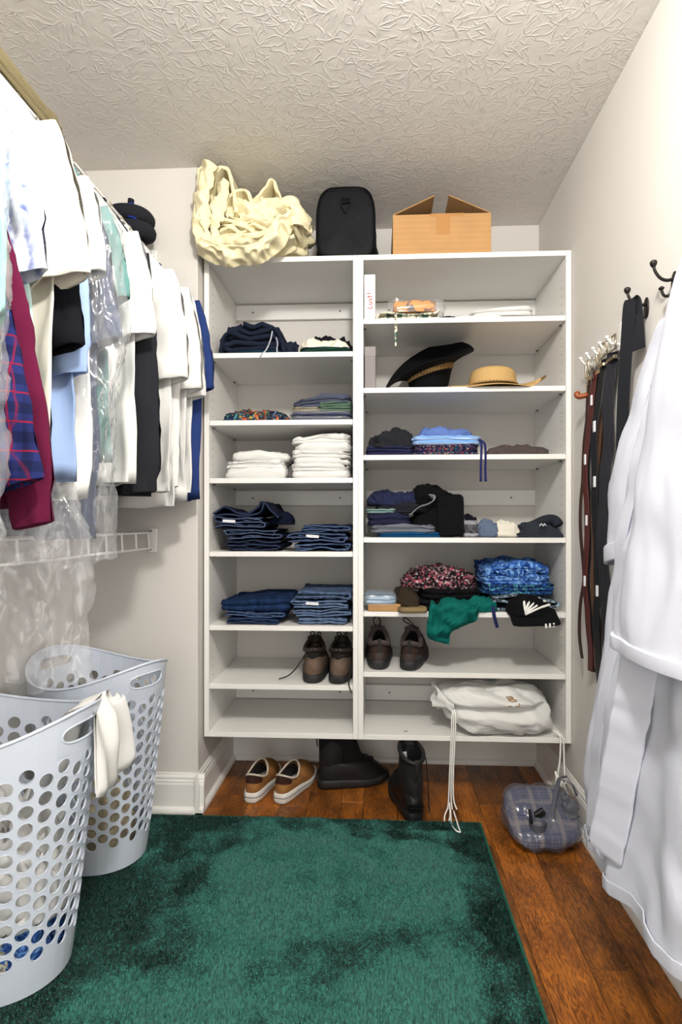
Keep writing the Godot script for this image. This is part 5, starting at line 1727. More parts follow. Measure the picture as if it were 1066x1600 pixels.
func hanging_clothes() -> void:
	# upper and lower ventilated wire shelves
	for lv in [[2.105, "upper white wire shelf with the hanging clothes' rod", "wire_shelf"], [1.055, "lower white wire shelf ending at a wall bracket above the laundry baskets", "wire_shelf"]]:
		var y: float = lv[0]
		var t := thing(lv[2], lv[1], "wire shelf", Vector3((XL + XC) / 2, y, (ZP + 0.6) / 2))
		var o := -t.position
		var za := ZP + 0.012
		var zb := 0.6
		var g := G.new()
		tube(g, [o + Vector3(-0.856, y, za), o + Vector3(-0.856, y, zb)], 0.0042, 8)
		part("front_rail", g, M.wire, t)
		g = G.new()
		tube(g, [o + Vector3(-0.852, y - 0.058, za), o + Vector3(-0.852, y - 0.058, zb)], 0.0042, 8)
		part("hanging_rod", g, M.wire, t)
		g = G.new()
		tube(g, [o + Vector3(XL + 0.01, y, za), o + Vector3(XL + 0.01, y, zb)], 0.004, 8)
		part("back_rail", g, M.wire, t)
		g = G.new()
		var z := za + 0.02
		while z < zb:
			tube(g, [o + Vector3(XL + 0.01, y + 0.004, z), o + Vector3(-0.857, y + 0.004, z)], 0.0016, 5)
			z += 0.0254
		part("deck_wire", g, M.wire, t).set_meta("kind", "stuff")
		z = za + 0.035
		while z < -0.3:
			g = G.new()
			tube(g, [o + Vector3(-0.856, y, z), o + Vector3(-0.852, y - 0.058, z)], 0.004, 6)
			part("divider", g, M.wire, t)
			z += 0.105
		g = G.new()
		bx(g, o + Vector3(-0.852, y - 0.029, ZP + 0.008), Vector3(0.030, 0.092, 0.016), 0.003)
		var br := part("wall_bracket", g, M.wire, t)
		for sy in [-0.034, 0.034]:
			g = G.new()
			tube(g, [o + Vector3(-0.858, y - 0.029 + sy, ZP + 0.014), o + Vector3(-0.858, y - 0.029 + sy, ZP + 0.0185)], 0.004, 8)
			part("screw", g, M.screw, br)
	var g := G.new()
	slab(g, Vector3.ZERO, Vector3(0.28, 0.05, 0.55), 3, 801, 0.4, 0.006)
	var olive := cloth(Color(0.48, 0.44, 0.33), 1.0, 0.8)
	pins("knitted_blanket", g, olive, "olive knitted blanket folded on the upper wire shelf above the shirts", "blanket", Vector3(-0.985, 2.112, -1.20), "folded_body")
	# black padded pillow at the end of the upper shelf
	var t := thing("travel_pillow", "black padded ring pillow with a blue tie perched on the shelf end by the wall", "pillow", Vector3(-0.88, 2.112, -1.93))
	g = G.new()
	tube(g, [Vector3(-0.12, 0.035, 0), Vector3(-0.04, 0.032, 0.03), Vector3(0.025, 0.033, 0.02), Vector3(0.035, 0.036, -0.03), Vector3(-0.04, 0.036, -0.06)], 0.030, 14, 0.028, 6)
	part("lower_roll", g, M.charcoal, t)
	g = G.new()
	tube(g, [Vector3(-0.12, 0.082, 0), Vector3(-0.04, 0.088, 0.03), Vector3(0.022, 0.085, 0.02), Vector3(0.032, 0.082, -0.03), Vector3(-0.04, 0.082, -0.06)], 0.029, 14, 0.027, 6)
	part("upper_roll", g, M.charcoal, t)
	g = G.new()
	tube(g, [Vector3(-0.008, 0.105, 0.02), Vector3(-0.006, 0.122, 0.022)], 0.008, 10)
	tube(g, [Vector3(-0.006, 0.122, 0.022), Vector3(-0.006, 0.13, 0.022), Vector3(-0.005, 0.137, 0.022)], 0.011, 10)
	part("toggle", g, M.charcoal, t)
	g = G.new()
	tube(g, [Vector3(-0.02, 0.115, 0.03), Vector3(0.006, 0.116, 0.034), Vector3(0.01, 0.105, 0.03)], 0.004, 6)
	tube(g, [Vector3(-0.005, 0.063, 0.045), Vector3(0.012, 0.06, 0.046), Vector3(0.022, 0.056, 0.04)], 0.004, 6)
	part("tie", g, cloth(Color(0.12, 0.2, 0.5)), t).set_meta("label", "blue tie")
	# clothes from the far end of the rod to the near end
	garment("t_shirt", "royal blue short sleeve shirt, farthest on the rod, next to the pier", "shirt", -1.945, cloth(Color(0.15, 0.22, 0.42)), {"xr": -0.655, "hem": 1.175, "sd": 811, "sleeve": {"len": 0.30, "out": 0.055, "r0": 0.08, "r1": 0.055}}, "shirts on the left rod")
	garment("t_shirt", "white t-shirt hanging just in front of the royal blue shirt", "t-shirt", -1.885, M.tee, {"xr": -0.665, "hem": 1.20, "sd": 821, "sleeve": {"len": 0.34, "out": 0.052, "r0": 0.085, "r1": 0.062}}, "shirts on the left rod")
	garment("t_shirt", "white t-shirt with wide crumpled sleeve hem, second in front of the blue shirt", "t-shirt", -1.825, M.tee, {"xr": -0.665, "hem": 1.17, "sd": 831, "sleeve": {"len": 0.33, "out": 0.06, "r0": 0.09, "r1": 0.08, "rz": 0.04}}, "shirts on the left rod")
	garment("long_sleeve_shirt", "white long sleeve shirt with ribbed cuff hanging behind the charcoal sleeve", "shirt", -1.765, M.tee, {"xr": -0.675, "hem": 1.145, "sd": 841, "sleeve": {"len": 0.66, "out": 0.015, "r0": 0.085, "r1": 0.045, "cuff": 0.07, "bow": 0.5}}, "shirts on the left rod")
	garment("t_shirt", "white t-shirt with broad boxy shoulder, between the long sleeve shirts", "t-shirt", -1.69, M.tee, {"xr": -0.665, "hem": 1.19, "sd": 851, "sleeve": {"len": 0.33, "out": 0.06, "r0": 0.09, "r1": 0.085, "rz": 0.04}}, "shirts on the left rod")
	garment("long_sleeve_shirt", "charcoal long sleeve sweatshirt with ribbed cuff", "sweatshirt", -1.545, M.charcoal, {"xr": -0.675, "hem": 1.17, "sd": 861, "sleeve": {"len": 0.69, "out": 0.036, "r0": 0.085, "r1": 0.057, "cuff": 0.06, "rz": 0.035}}, "shirts on the left rod")
	garment("t_shirt", "white t-shirt whose sleeve covers the charcoal sweatshirt's shoulder", "t-shirt", -1.475, M.tee, {"xr": -0.675, "hem": 1.20, "sd": 871, "sleeve": {"len": 0.265, "out": 0.05, "r0": 0.085, "r1": 0.068}}, "shirts on the left rod")
	garment("t_shirt", "muted teal short sleeve shirt partly covered by a clear bag", "shirt", -1.37, cloth(Color(0.36, 0.53, 0.52)), {"xr": -0.70, "hem": 1.25, "sd": 881, "sleeve": {"len": 0.21, "out": 0.055, "r0": 0.08, "r1": 0.05}}, "shirts on the left rod")
	garment("t_shirt", "slate blue short sleeve shirt inside the clear bag", "shirt", -1.315, cloth(Color(0.25, 0.29, 0.38)), {"xr": -0.71, "hem": 1.05, "sd": 891, "sleeve": {"len": 0.33, "out": 0.07, "r0": 0.08, "r1": 0.045}}, "shirts on the left rod")
	garment("t_shirt", "white dress shirt in a clear dry-cleaning bag", "shirt", -1.245, M.tee, {"xr": -0.69, "hem": 1.15, "sd": 901, "sleeve": {"len": 0.20, "out": 0.045, "r0": 0.085, "r1": 0.06}}, "shirts on the left rod")
	film_bag("garment_bag", "clear dry-cleaning bag over the white and slate shirts, bunched at its hem", -1.09, -0.622, 2.0, 0.995, -1.28, 0.075, 911, M.film)
	film_bag("garment_bag", "longest clear dry-cleaning bag, hanging down into the rear laundry basket", -1.05, -0.655, 1.55, 0.735, -1.18, 0.045, 915, M.film, 0.5)
	garment("dress_shirt", "light blue dress shirt with a turned back sleeve cuff", "shirt", -1.165, cloth(Color(0.57, 0.66, 0.82)), {"xr": -0.68, "hem": 1.18, "sd": 921, "sleeve": {"len": 0.45, "out": 0.045, "r0": 0.08, "r1": 0.05, "cuff": 0.12}}, "shirts on the left rod")
	garment("cardigan", "black knit cardigan with dark navy shoulder", "cardigan", -1.115, cloth(Color(0.06, 0.065, 0.085)), {"xr": -0.70, "hem": 1.2, "sd": 931, "top": 2.02, "sleeve": {"len": 0.40, "out": 0.080, "r0": 0.085, "r1": 0.058}}, "shirts on the left rod")
	garment("t_shirt", "cream short sleeve shirt with a stitched sleeve hem", "shirt", -1.065, cloth(Color(0.84, 0.82, 0.77)), {"xr": -0.66, "hem": 1.25, "sd": 941, "sleeve": {"len": 0.29, "out": 0.078, "r0": 0.085, "r1": 0.068}}, "shirts on the left rod")
	garment("t_shirt", "pale mint shirt squeezed between the cream and blue striped shirts", "shirt", -1.025, cloth(Color(0.72, 0.83, 0.82)), {"xr": -0.685, "hem": 1.25, "sd": 951, "sleeve": {"len": 0.16, "out": 0.01, "r0": 0.075, "r1": 0.05}}, "shirts on the left rod")
	var ds := seamless(961, 0.05)
	var dye := picture(128, 128, func(x, y):
		var q := 0.5 + 0.5 * sin(x * TAU / 32.0 + 3.0 * loopnoise(ds, x, y, 128.0))
		return Color(0.88, 0.90, 0.94).lerp(Color(0.24, 0.29, 0.52), pow(q, 1.8) * clampf(0.6 + loopnoise(ds, y, x, 128.0), 0, 1)))
	garment("striped_shirt", "white shirt with soft blue stripes and a folded sleeve cuff", "shirt", -0.99, printed(dye, 6.0), {"xr": -0.70, "hem": 1.3, "sd": 971, "sleeve": {"len": 0.31, "out": 0.088, "r0": 0.08, "r1": 0.05, "cuff": 0.22}}, "shirts on the left rod")
	garment("sweater", "magenta wool sweater with a long drooping sleeve", "sweater", -0.955, cloth(Color(0.33, 0.075, 0.19), 1.0, 0.8, 0.4), {"xr": -0.685, "top": 1.98, "drop": 0.38, "hem": 1.12, "sd": 981, "sleeve": {"len": 0.52, "out": 0.098, "r0": 0.07, "r1": 0.042, "cuff": 0.10, "bow": 1.6}}, "shirts on the left rod")
	var plaid := picture(128, 128, func(x, y):
		var c := Color(0.13, 0.16, 0.36)
		if x % 32 < 12: c = c.darkened(0.25)
		if y % 32 < 12: c = c.darkened(0.25)
		if x % 32 in [20, 21] or y % 32 in [20, 21]: c = Color(0.52, 0.10, 0.19)
		return c)
	garment("plaid_shirt", "navy plaid shirt with thin red lines and a long sleeve", "shirt", -0.915, printed(plaid, 5.0), {"xr": -0.70, "top": 1.95, "drop": 0.36, "hem": 1.15, "sd": 991, "sleeve": {"len": 0.44, "out": 0.118, "r0": 0.07, "r1": 0.048}}, "shirts on the left rod")
	garment("t_shirt", "mint green top inside the clear bag nearest the camera", "shirt", -0.855, cloth(Color(0.50, 0.76, 0.70)), {"xr": -0.605, "top": 1.86, "hem": 1.42, "sd": 1001}, "shirts on the left rod")
	garment("trousers", "grey blue trousers hanging below the mint top in the nearest clear bag", "trousers", -0.815, cloth(Color(0.34, 0.38, 0.50)), {"xr": -0.625, "top": 1.52, "hem": 1.10, "sd": 1005, "drop": 0.05, "neck": 0.15}, "shirts on the left rod")
	film_bag("garment_bag", "clear dry-cleaning bag nearest the camera over mint and grey blue clothes", -1.05, -0.590, 1.95, 0.985, -0.82, 0.05, 1011, M.film)

# ---------------------------------------------------------------- laundry baskets
func basket_at(u: float, y: float, off: float) -> Vector3:
	var a := u * TAU
	var f := y / 0.6
	var ra := lerpf(0.165, 0.232, pow(f, 0.9))
	var rb := lerpf(0.135, 0.192, pow(f, 0.9))
	var n := Vector3(cos(a) / ra, 0, sin(a) / rb).normalized()
	return Vector3(cos(a) * ra, y, sin(a) * rb) + n * off

func basket_rim(u: float) -> float:
	return 0.578 + 0.062 * pow(absf(cos(u * TAU)), 2.2)

func basket(label: String, at: Vector3, turn: float) -> Node3D:
	var t := thing("laundry_basket", label, "basket", at, turn, "pale blue perforated laundry baskets")
	var g := G.new()
	var nc := 32
	var rows := 11
	var th := 0.0016
	var y0 := 0.075
	var pitch := 0.0405
	var cell := func(u0: float, u1: float, ya: Callable, yb: Callable, hu: float, hy: float, cy: float, ex: float):
		var um := (u0 + u1) / 2
		var edge := func(k: int) -> Vector2:
			var a := TAU * k / 16.0
			var s := maxf(absf(cos(a)), absf(sin(a)))
			var uu := um + (u1 - u0) / 2 * cos(a) / s
			return Vector2(uu, lerpf(ya.call(uu), yb.call(uu), 0.5 + 0.5 * sin(a) / s))
		var hole := func(k: int) -> Vector2:
			var a := TAU * k / 16.0
			return Vector2(um + hu * pw(cos(a), ex), cy + hy * pw(sin(a), ex))
		for off in [th, -th]:
			grid(g, 16, 1, func(u, v):
				var k := roundi(u * 16)
				var q: Vector2 = edge.call(k) if v < 0.5 else hole.call(k)
				return basket_at(q.x, q.y, off), true)
		grid(g, 16, 2, func(u, v):
			var k := roundi(u * 16)
			var q: Vector2 = hole.call(k)
			return basket_at(q.x, q.y, lerpf(th + 0.0008, -th - 0.0008, v)), true)
	for c in nc:
		var u0 := float(c) / nc
		var u1 := float(c + 1) / nc
		var sh := pitch / 2 if c % 2 == 1 else 0.0
		for r in rows:
			var a := y0 + sh + r * pitch
			var rx := 0.0150 / TAU / lerpf(0.16, 0.21, a / 0.6)
			cell.call(u0, u1, func(_u): return a, func(_u): return a + pitch, rx, 0.0162, a + pitch / 2, 1.0)
		var ytop := y0 + sh + rows * pitch
		for off in [th, -th]:
			grid(g, 2, 2, func(u, v): return basket_at(lerpf(u0, u1, u), lerpf(0.0, y0 + sh, v), off))
		var um := (u0 + u1) / 2
		var d := minf(absf(um - 0.5), minf(um, 1.0 - um)) * nc
		if d > 1.6:
			for off in [th, -th]:
				grid(g, 2, 4, func(u, v):
					var uu := lerpf(u0, u1, u)
					return basket_at(uu, lerpf(ytop, basket_rim(uu), v), off))
	for um in [0.0, 0.5]:   # the two hand holes
		var du := 2.0 / nc
		var lowest := y0 + pitch / 2 + rows * pitch
		cell.call(um - du, um + du, func(_u): return lowest, func(u): return basket_rim(u), 0.85 * du, 0.021, lowest + 0.046, 0.7)
		for off in [th, -th]:
			for k in 2:   # step between staggered columns
				var c = (roundi(um * nc) + [0, -2][k] + nc) % nc
				if c % 2 == 0:
					grid(g, 2, 1, func(u, v): return basket_at((c + u) / nc, lerpf(y0 + rows * pitch, lowest, v), off))
	part("perforated_wall", g, M.basket, t)
	g = G.new()
	var pts := []
	for k in 97:
		pts.append(basket_at(k / 96.0, basket_rim(k / 96.0), 0.0))
	tube(g, pts, 0.0042, 8)
	part("rim", g, M.basket, t)
	g = G.new()
	grid(g, 48, 3, func(u, v):
		return basket_at(u, 0.004, 0.0) * Vector3(v, 1, v), true)
	part("base", g, M.basket, t)
	for um in [0.0, 0.5]:
		g = G.new()
		pts = []
		for k in 33:
			var a := TAU * k / 32.0
			pts.append(basket_at(um + 0.85 * 2.0 / nc * pw(cos(a), 0.7), y0 + pitch / 2 + rows * pitch + 0.046 + 0.021 * pw(sin(a), 0.7), 0.0))
		tube(g, pts, 0.0030, 8)
		part("hand_hole_lip", g, M.basket, t)
	return t

func baskets() -> void:
	var b1 := basket("pale blue perforated front laundry basket, full, a white cloth over its rim", Vector3(-0.925, 0.018, -1.29), -0.12)
	var b2 := b1.duplicate()
	b2.name = numbered("laundry_basket")
	add_child(b2, true)
	b2.position = Vector3(-0.925, 0.018, -1.755)
	b2.rotation.y = -0.42
	tag(b2, "pale blue perforated plastic laundry basket at the rear, standing by the wall, nearly empty", "basket", "pale blue perforated laundry baskets")
	var put := func(label: String, m: Material, at: Vector3, s: Vector3, sd: int):
		var g := G.new()
		heap(g, Vector3.ZERO, s, sd, 0.3, 11, 64, 30, 0.0, func(p):
			var q: Vector3 = b1.transform.affine_inverse() * (at + p)
			var lim := basket_at(0.0, maxf(q.y, 0.0), 0.0).x - 0.010
			var limz := basket_at(0.25, maxf(q.y, 0.0), 0.0).z - 0.010
			var r := sqrt(q.x * q.x / (lim * lim) + q.z * q.z / (limz * limz))
			if r > 1.0:
				q.x /= r
				q.z /= r
			q.y = maxf(q.y, 0.007)
			return b1.transform * q - at)
		pins("laundry_item", g, m, label, "laundry", at, "cloth_body", 0.0, "laundry in the front basket")
	put.call("blue patterned laundry at the bottom of the front basket", M.waves, Vector3(-0.86, 0.024, -1.27), Vector3(0.17, 0.16, 0.20), 1021)
	put.call("red and dark printed laundry at the bottom of the front basket", M.bright, Vector3(-0.99, 0.024, -1.30), Vector3(0.16, 0.17, 0.21), 1023)
	put.call("maroon and white laundry beside the blue one in the front basket", M.camo, Vector3(-0.905, 0.024, -1.21), Vector3(0.16, 0.18, 0.12), 1025)
	put.call("dark navy laundry in the middle of the front basket", M.navy, Vector3(-0.98, 0.15, -1.27), Vector3(0.22, 0.10, 0.24), 1027)
	put.call("white laundry heaped in the upper half of the front basket", M.tee, Vector3(-0.90, 0.17, -1.285), Vector3(0.30, 0.26, 0.27), 1029)
	put.call("white shirt lying at the left of the front basket", M.tee, Vector3(-1.00, 0.22, -1.26), Vector3(0.21, 0.19, 0.24), 1031)
	var g := G.new()
	heap(g, Vector3.ZERO, Vector3(0.24, 0.20, 0.20), 1033, 0.35, 11, 48, 22)
	pins("laundry_item", g, cloth(Color(0.72, 0.68, 0.58)), "beige laundry lying in the rear basket", "laundry", Vector3(-0.93, 0.024, -1.76), "cloth_body")
	# white cloth thrown over the front basket's rim
	var na := noise(1041, 8.0, true)
	g = G.new()
	grid(g, 26, 60, func(u, v):
		var lay := 0.003 if v < 0.5 else -0.003
		var w: float = v * 2.0 if v < 0.5 else 2.0 - 2.0 * v
		var path := [Vector3(-0.80, 0.44, 0.03), Vector3(-0.765, 0.56, 0.02), Vector3(-0.735, 0.648, 0.0), Vector3(-0.70, 0.662, -0.01), Vector3(-0.672, 0.61, 0.0), Vector3(-0.660, 0.53, 0.01), Vector3(-0.648, 0.44, 0.02)]
		var q: float = w * 5.999
		var k := int(q)
		var p: Vector3 = path[k].lerp(path[k + 1], smoothstep(0.0, 1.0, q - k) * 0.3 + (q - k) * 0.7)
		var half := lerpf(0.050, 0.095, absf(w - 0.5) * 2.0)
		var s = (u - 0.5) * 2.0
		p.z += s * half - 1.345
		var d := 0.010 * sin(s * 7.0 + w * 2.0) + 0.02 * na.get_noise_3d(s * 0.1, w * 0.25, 0.3)
		p.x += d * (1.0 if w > 0.5 else -0.6) + lay - 0.012 * absf(s)
		p.y += 0.02 * s * s * (1 if w > 0.6 else -1) + lay
		return p)
	tag(mi("draped_cloth", g.mesh(), M.tee), "white ribbed cloth hanging over the right rim of the front laundry basket", "cloth")

# ---------------------------------------------------------------- right wall: hooks, belts, robe
func coat_hook(label: String, y: float, z: float) -> void:
	var t := thing("coat_hook", label, "hook", Vector3(XR, y, z), 0, "dark coat hooks on the right wall")
	var g := G.new()
	grid(g, 24, 6, func(u, v):
		var a: float = u * TAU
		var r := sin(minf(v * 1.4, 1.0) * PI / 2) if v < 0.7 else 1.0
		return Vector3(-0.006 + 0.0075 * maxf(v - 0.35, 0.0), sin(a) * 0.028 * r - 0.01, cos(a) * 0.013 * r), true)
	part("base_plate", g, M.bronze, t)
	g = G.new()
	tube(g, [Vector3(-0.004, 0, 0), Vector3(-0.02, -0.004, 0), Vector3(-0.036, 0.002, 0), Vector3(-0.048, 0.018, 0), Vector3(-0.052, 0.032, 0)], 0.0042, 10, 0.0034, 5)
	lathe(g, [Vector2(0, -0.010), Vector2(0.005, -0.008), Vector2(0.0085, 0.0), Vector2(0.007, 0.006), Vector2(0, 0.009)], 14, Vector3(-0.0525, 0.038, 0), 3)
	part("upper_arm", g, M.bronze, t)
	g = G.new()
	tube(g, [Vector3(-0.004, -0.03, 0), Vector3(-0.016, -0.042, 0), Vector3(-0.028, -0.040, 0), Vector3(-0.033, -0.028, 0)], 0.004, 10, 0.0034, 5)
	lathe(g, [Vector2(0, -0.006), Vector2(0.0055, -0.003), Vector2(0.0065, 0.001), Vector2(0, 0.006)], 12, Vector3(-0.0335, -0.023, 0), 3)
	part("lower_arm", g, M.bronze, t)

func belt(label: String, z: float, xw: float, w: float, top: float, bot: float, m: Material, edge: Material, sd: int, studs: Array) -> void:
	var t := thing("belt", label, "belt", Vector3(xw, bot, z), 0, "belts hanging on the right wall rack")
	var h := top - bot
	var na := noise(sd, 1.3)
	var pts := []
	for k in 15:
		var f := k / 14.0
		pts.append(Vector3(-0.012 * sin(f * PI) + 0.02 * na.get_noise_2d(f * 1.5, sd), h * (1 - f), 0.022 * na.get_noise_2d(f * 1.5, sd + 40.0) - 0.03 * f))
	var g := G.new()
	strap(g, pts, Vector3(0.28, 0, 1), w, 0.0042, 3)
	part("strap", g, m, t)
	if edge != null:
		g = G.new()
		var back := []
		for p in pts:
			back.append(p + Vector3(0.007, 0, 0.004))
		strap(g, back, Vector3(0.28, 0, 1), w * 1.02, 0.003, 3)
		part("lining", g, edge, t)
	# buckle frame, prong and keeper
	g = G.new()
	var bw := w / 2 + 0.005
	tube(g, [Vector3(-0.004, h + 0.042, -bw), Vector3(-0.004, h + 0.042, bw), Vector3(-0.003, h + 0.002, bw), Vector3(-0.003, h + 0.002, -bw), Vector3(-0.004, h + 0.042, -bw)], 0.0034, 8)
	tube(g, [Vector3(-0.003, h + 0.004, 0), Vector3(-0.008, h + 0.024, 0), Vector3(-0.006, h + 0.044, 0)], 0.0024, 8)
	part("buckle", g, M.chrome, t)
	g = G.new()
	bx(g, Vector3(-0.002, h - 0.022, 0.0), Vector3(0.011, 0.010, w + 0.006), 0.001)
	part("keeper", g, M.chrome, t)
	for y in studs:
		g = G.new()
		var f: float = clampf((top - y) / h, 0, 1) * 14.0
		var q: Vector3 = pts[int(f)].lerp(pts[mini(int(f) + 1, 14)], f - int(f))
		bx(g, q + Vector3(-0.004, 0, w * 0.28), Vector3(0.005, 0.034, w * 0.42), 0.001)
		part("silver_tab", g, M.patch, t)

func right_wall() -> void:
	coat_hook("dark metal coat hook with nothing on it, beside the robe's shoulder", 1.690, -1.365)
	coat_hook("dark metal coat hook holding the grey strap, left of the bare hook", 1.684, -1.505)
	var g := G.new()
	strap(g, [Vector3(0.70, 1.56, -1.50), Vector3(0.695, 1.66, -1.503), Vector3(0.690, 1.692, -1.505), Vector3(0.680, 1.688, -1.508), Vector3(0.683, 1.60, -1.53), Vector3(0.688, 1.48, -1.56), Vector3(0.69, 1.36, -1.575), Vector3(0.692, 1.20, -1.585), Vector3(0.694, 1.05, -1.59)], Vector3(0.45, 0, 1), 0.042, 0.003, 5)
	tag(mi("grey_strap", g.mesh(), M.charcoal), "dark grey woven strap hanging from the left coat hook behind the robe", "strap")
	# belt rack
	var t := thing("belt_rack", "small white wall rack with pegs holding the belts", "rack", Vector3(XR, 1.62, -1.75))
	part("rack_bar", box(Vector3(-0.007, 0.0, 0), Vector3(0.012, 0.035, 0.30), 0.003), M.wire, t)
	for k in 5:
		g = G.new()
		var z := -0.105 + k * 0.0525
		tube(g, [Vector3(-0.008, 0, z), Vector3(-0.038, 0.004, z), Vector3(-0.048, 0.018, z)], 0.004, 8)
		lathe(g, [Vector2(0, -0.006), Vector2(0.006, -0.003), Vector2(0.006, 0.003), Vector2(0, 0.006)], 10, Vector3(-0.049, 0.022, z))
		part("peg", g, M.wire, t)
	part("top_tab", box(Vector3(-0.006, 0.042, 0.10), Vector3(0.008, 0.05, 0.022), 0.003), M.wire, t)
	var lea := func(c: Color): return mat(c, 0.5)
	var tex := printed(picture(64, 64, func(x, y): return Color(0.15, 0.15, 0.17) if x % 8 < 5 else Color(0.21, 0.21, 0.23)), 20.0)
	belt("thin dark brown leather belt, leftmost of the belts", -1.855, 0.700, 0.014, 1.575, 0.63, lea.call(Color(0.20, 0.115, 0.08)), null, 1101, [])
	belt("reddish brown leather belt with dark lining and silver tabs", -1.812, 0.694, 0.024, 1.585, 0.60, lea.call(Color(0.30, 0.125, 0.11)), lea.call(Color(0.10, 0.10, 0.11)), 1103, [1.49, 1.30, 1.10, 0.90])
	belt("tan brown leather belt between the reddish and black belts", -1.755, 0.698, 0.024, 1.59, 0.62, lea.call(Color(0.34, 0.22, 0.13)), lea.call(Color(0.2, 0.12, 0.08)), 1105, [])
	belt("black stitched belt with silver tabs", -1.715, 0.692, 0.030, 1.60, 0.58, lea.call(Color(0.06, 0.065, 0.08)), null, 1107, [1.39, 1.22, 0.88])
	belt("wide dark grey woven belt, rightmost of the belts", -1.665, 0.700, 0.050, 1.605, 0.62, tex, null, 1109, [])
	g = G.new()
	tube(g, [Vector3(0.672, 1.528, -1.865), Vector3(0.665, 1.524, -1.862), Vector3(0.672, 1.515, -1.858), Vector3(0.698, 1.52, -1.852)], 0.009, 10, -1, 4)
	tag(mi("leather_knob", g.mesh(), mat(Color(0.55, 0.26, 0.10), 0.4)), "orange brown leather knob hanging at the top of the thin brown belt", "toggle")
	robe()

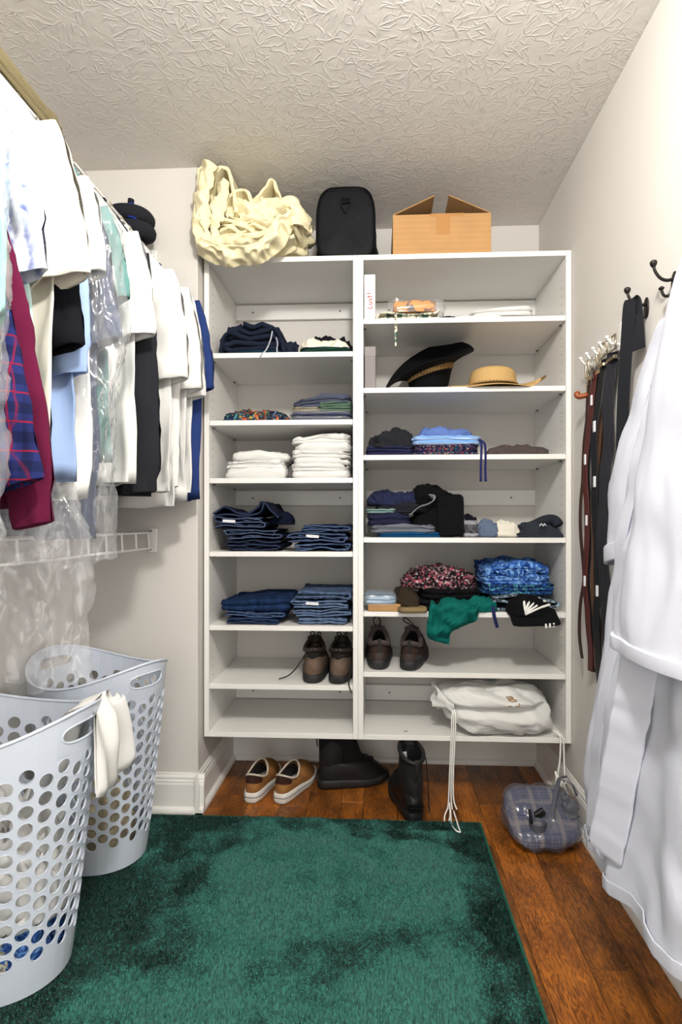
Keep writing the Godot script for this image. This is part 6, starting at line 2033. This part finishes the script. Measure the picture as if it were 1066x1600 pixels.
func robe() -> void:
	var t := thing("bathrobe", "white bathrobe hanging on the right wall, its sleeves and belt dangling", "robe", Vector3(0.62, 0.24, -1.17))
	var o := -t.position
	var na := noise(1201, 3.2)
	var nb := noise(1202, 8.0)
	var nr := noise(1203, 5.0, true)
	# body: (y, far z, near z, x out) rings
	var rings := [[1.70, -1.12, -1.02, 0.675], [1.64, -1.17, -0.98, 0.655], [1.52, -1.27, -0.93, 0.63], [1.30, -1.37, -0.88, 0.605], [1.00, -1.455, -0.86, 0.58], [0.65, -1.50, -0.85, 0.555], [0.42, -1.535, -0.84, 0.538], [0.25, -1.54, -0.83, 0.53]]
	var at_y := func(y: float) -> Array:
		for k in rings.size() - 1:
			if y <= rings[k][0] and y >= rings[k + 1][0]:
				var f: float = (rings[k][0] - y) / (rings[k][0] - rings[k + 1][0])
				var r := []
				for j in 4:
					r.append(lerpf(rings[k][j], rings[k + 1][j], f))
				return r
		return rings[0] if y > rings[0][0] else rings[-1]
	var skin := func(a: float, y: float, grow: float) -> Vector3:
		var r: Array = at_y.call(y)
		var zc: float = (r[1] + r[2]) / 2
		var hz: float = (r[2] - r[1]) / 2 + grow
		var xw := XR - 0.012
		var d: float = xw - r[3]
		var f := clampf((1.72 - y) / 1.4, 0.0, 1.0)
		var q := pow(absf(sin(a)), 0.30)
		var p := Vector3(xw - (d * q + grow if sin(a) > 0 else 0.0), y, zc - pw(cos(a), 0.6) * hz)
		var fold := 0.011 * f * sin(p.z * 26.0 + 3.0 * na.get_noise_2d(p.z, y * 0.6)) + 0.010 * nb.get_noise_2d(p.z * 1.2, y * 0.35) + 0.004 * ridge(nr, p.z + y * 0.6, y * 0.8 - p.z * 0.4, 0.0)
		if sin(a) > 0:
			p.x += fold * q
		p.y += (0.10 * (p.z + 1.46) + 0.006 * sin(p.z * 26.0)) * smoothstep(0.6, 0.26, y)
		return p
	var g := G.new()
	grid(g, 100, 48, func(u, v):
		var y := lerpf(1.70, 0.25, v)
		return o + skin.call(u * TAU, y, 0.0), true, false)
	part("body", g, M.robe, t)
	g = G.new()
	var pts := []
	for k in 61:
		pts.append(o + skin.call(PI * k / 60.0, 0.258, 0.002))
	strap(g, pts, Vector3.UP, 0.03, 0.004)
	part("hem", g, M.robe, t)
	# overlapping front edge
	g = G.new()
	pts = []
	for k in 31:
		var y := lerpf(1.60, 0.30, k / 30.0)
		pts.append(o + skin.call(1.30 - 0.32 * (k / 30.0), y, 0.004))
	strap(g, pts, Vector3(0.2, 0, 1), 0.035, 0.006)
	part("front_band", g, M.robe, t)
	# far sleeve hanging at the left edge
	var sleeve := func(path: Array, r0: float, r1: float, flat: float, sd: int) -> G:
		var q := smooth2(path, 8)
		var n := q.size() - 1
		var nn := noise(sd, 9.0)
		var gg := G.new()
		grid(gg, 44, n + 3, func(u, v):
			var kk := roundi(v * (n + 3))
			var k := clampi(kk - 1, 0, n)
			var f := float(k) / n
			var r := lerpf(r0, r1, f) * (1.0 if kk > 0 else 0.0)
			var c: Vector3 = q[k]
			if kk == n + 2:
				r *= 0.9
			if kk == n + 3:
				r *= 0.8
				c += Vector3(0, 0.05, 0)
			var a: float = u * TAU
			var p := c + Vector3(cos(a) * r * flat, 0, sin(a) * r) + Vector3(0, 0.25 * r * sin(a) * f, 0)
			return o + p + Vector3(cos(a), 0, sin(a)) * 0.014 * nn.get_noise_3d(p.x, p.y * 0.6, p.z), true, false)
		return gg
	g = sleeve.call([Vector3(0.675, 1.55, -1.24), Vector3(0.66, 1.40, -1.34), Vector3(0.635, 1.2, -1.425), Vector3(0.635, 1.00, -1.445)], 0.075, 0.058, 0.55, 1211)
	part("sleeve", g, M.robe, t)
	g = G.new()
	pts = []
	for k in 25:
		var a := TAU * k / 24.0
		pts.append(o + Vector3(0.635 + cos(a) * 0.036, 1.015 + 0.25 * 0.06 * sin(a), -1.445 + sin(a) * 0.062))
	strap(g, pts, Vector3.UP, 0.045, 0.012)
	part("cuff", g, M.robe, t)
	# near sleeve: broad, in front of the body, with a corded hem
	g = G.new()
	var nn := noise(1221, 5.0)
	var wide := func(u: float, v: float) -> Vector3:
		var a := u * TAU
		var y := lerpf(1.62, 0.83, v)
		var far := Vector3(lerpf(0.625, 0.512, pow(v, 0.8)), y, lerpf(-1.15, -1.215, pow(v, 0.7)))
		var near := Vector3(lerpf(0.60, 0.545, v), y - 0.005 * v, lerpf(-1.0, -0.93, v))
		var c := (far + near) / 2
		var h := (near - far) / 2
		var side := Vector3(h.z, 0, -h.x).normalized()
		var p := c - h * cos(a) + side * sin(a) * lerpf(0.02, 0.034, v) * pow(absf(sin(a)), 0.2) * -1.0
		return p - side * 0.020 * nn.get_noise_3d(p.z * 1.3, y * 0.8, 0.0) * v
	grid(g, 60, 30, func(u, v):
		if v > 0.985:
			var p: Vector3 = wide.call(u, 0.9)
			var c: Vector3 = (wide.call(0.0, 0.9) + wide.call(0.5, 0.9)) / 2
			return o + c + (p - c) * 0.85
		return o + wide.call(u, minf(v * 1.04, 1.0)), true, false)
	part("sleeve", g, M.robe, t)
	g = G.new()
	pts = []
	for k in 49:
		pts.append(o + wide.call(k / 48.0, 0.985))
	strap(g, pts, Vector3.UP, 0.030, 0.014)
	part("cuff", g, M.robe, t)
	# belt end lying down the front
	g = G.new()
	pts = []
	var bl := noise(1231, 14.0)
	for k in 25:
		var f := k / 24.0
		var y := lerpf(0.86, 0.345, f)
		var p := Vector3(lerpf(0.548, 0.512, f) + 0.004 * bl.get_noise_2d(f * 0.8, 1.0), y, lerpf(-1.15, -1.255, f))
		pts.append(o + p)
	strap(g, pts, Vector3(0.6, 0, 1), 0.085, 0.008, 2)
	part("belt_end", g, M.robe, t)
	# pocket and chest seam
	g = G.new()
	pts = []
	for k in 13:
		pts.append(o + skin.call(0.95 + 0.35 * k / 12.0, 1.405, 0.004))
	strap(g, pts, Vector3.UP, 0.010, 0.004)
	part("pocket_edge", g, M.robe, t)

const EXPOSURE := 1.12
const SKYLIGHT := 3.6
const LAMP := 2.1

func _ready() -> void:
	seed(1)
	rng.seed = 1
	make_materials()
	M.nylon = cloth(Color(0.075, 0.08, 0.095), 0.6, 0.3)
	rooms_light()
	build_room()
	build_units()
	rug()
	cream_bundle()
	duffel()
	carton()
	hanging_clothes()
	right_wall()
	left_shelves()
	right_shelves()
	baskets()
	shoes()
	laundry_bag()
	carrier_bag()
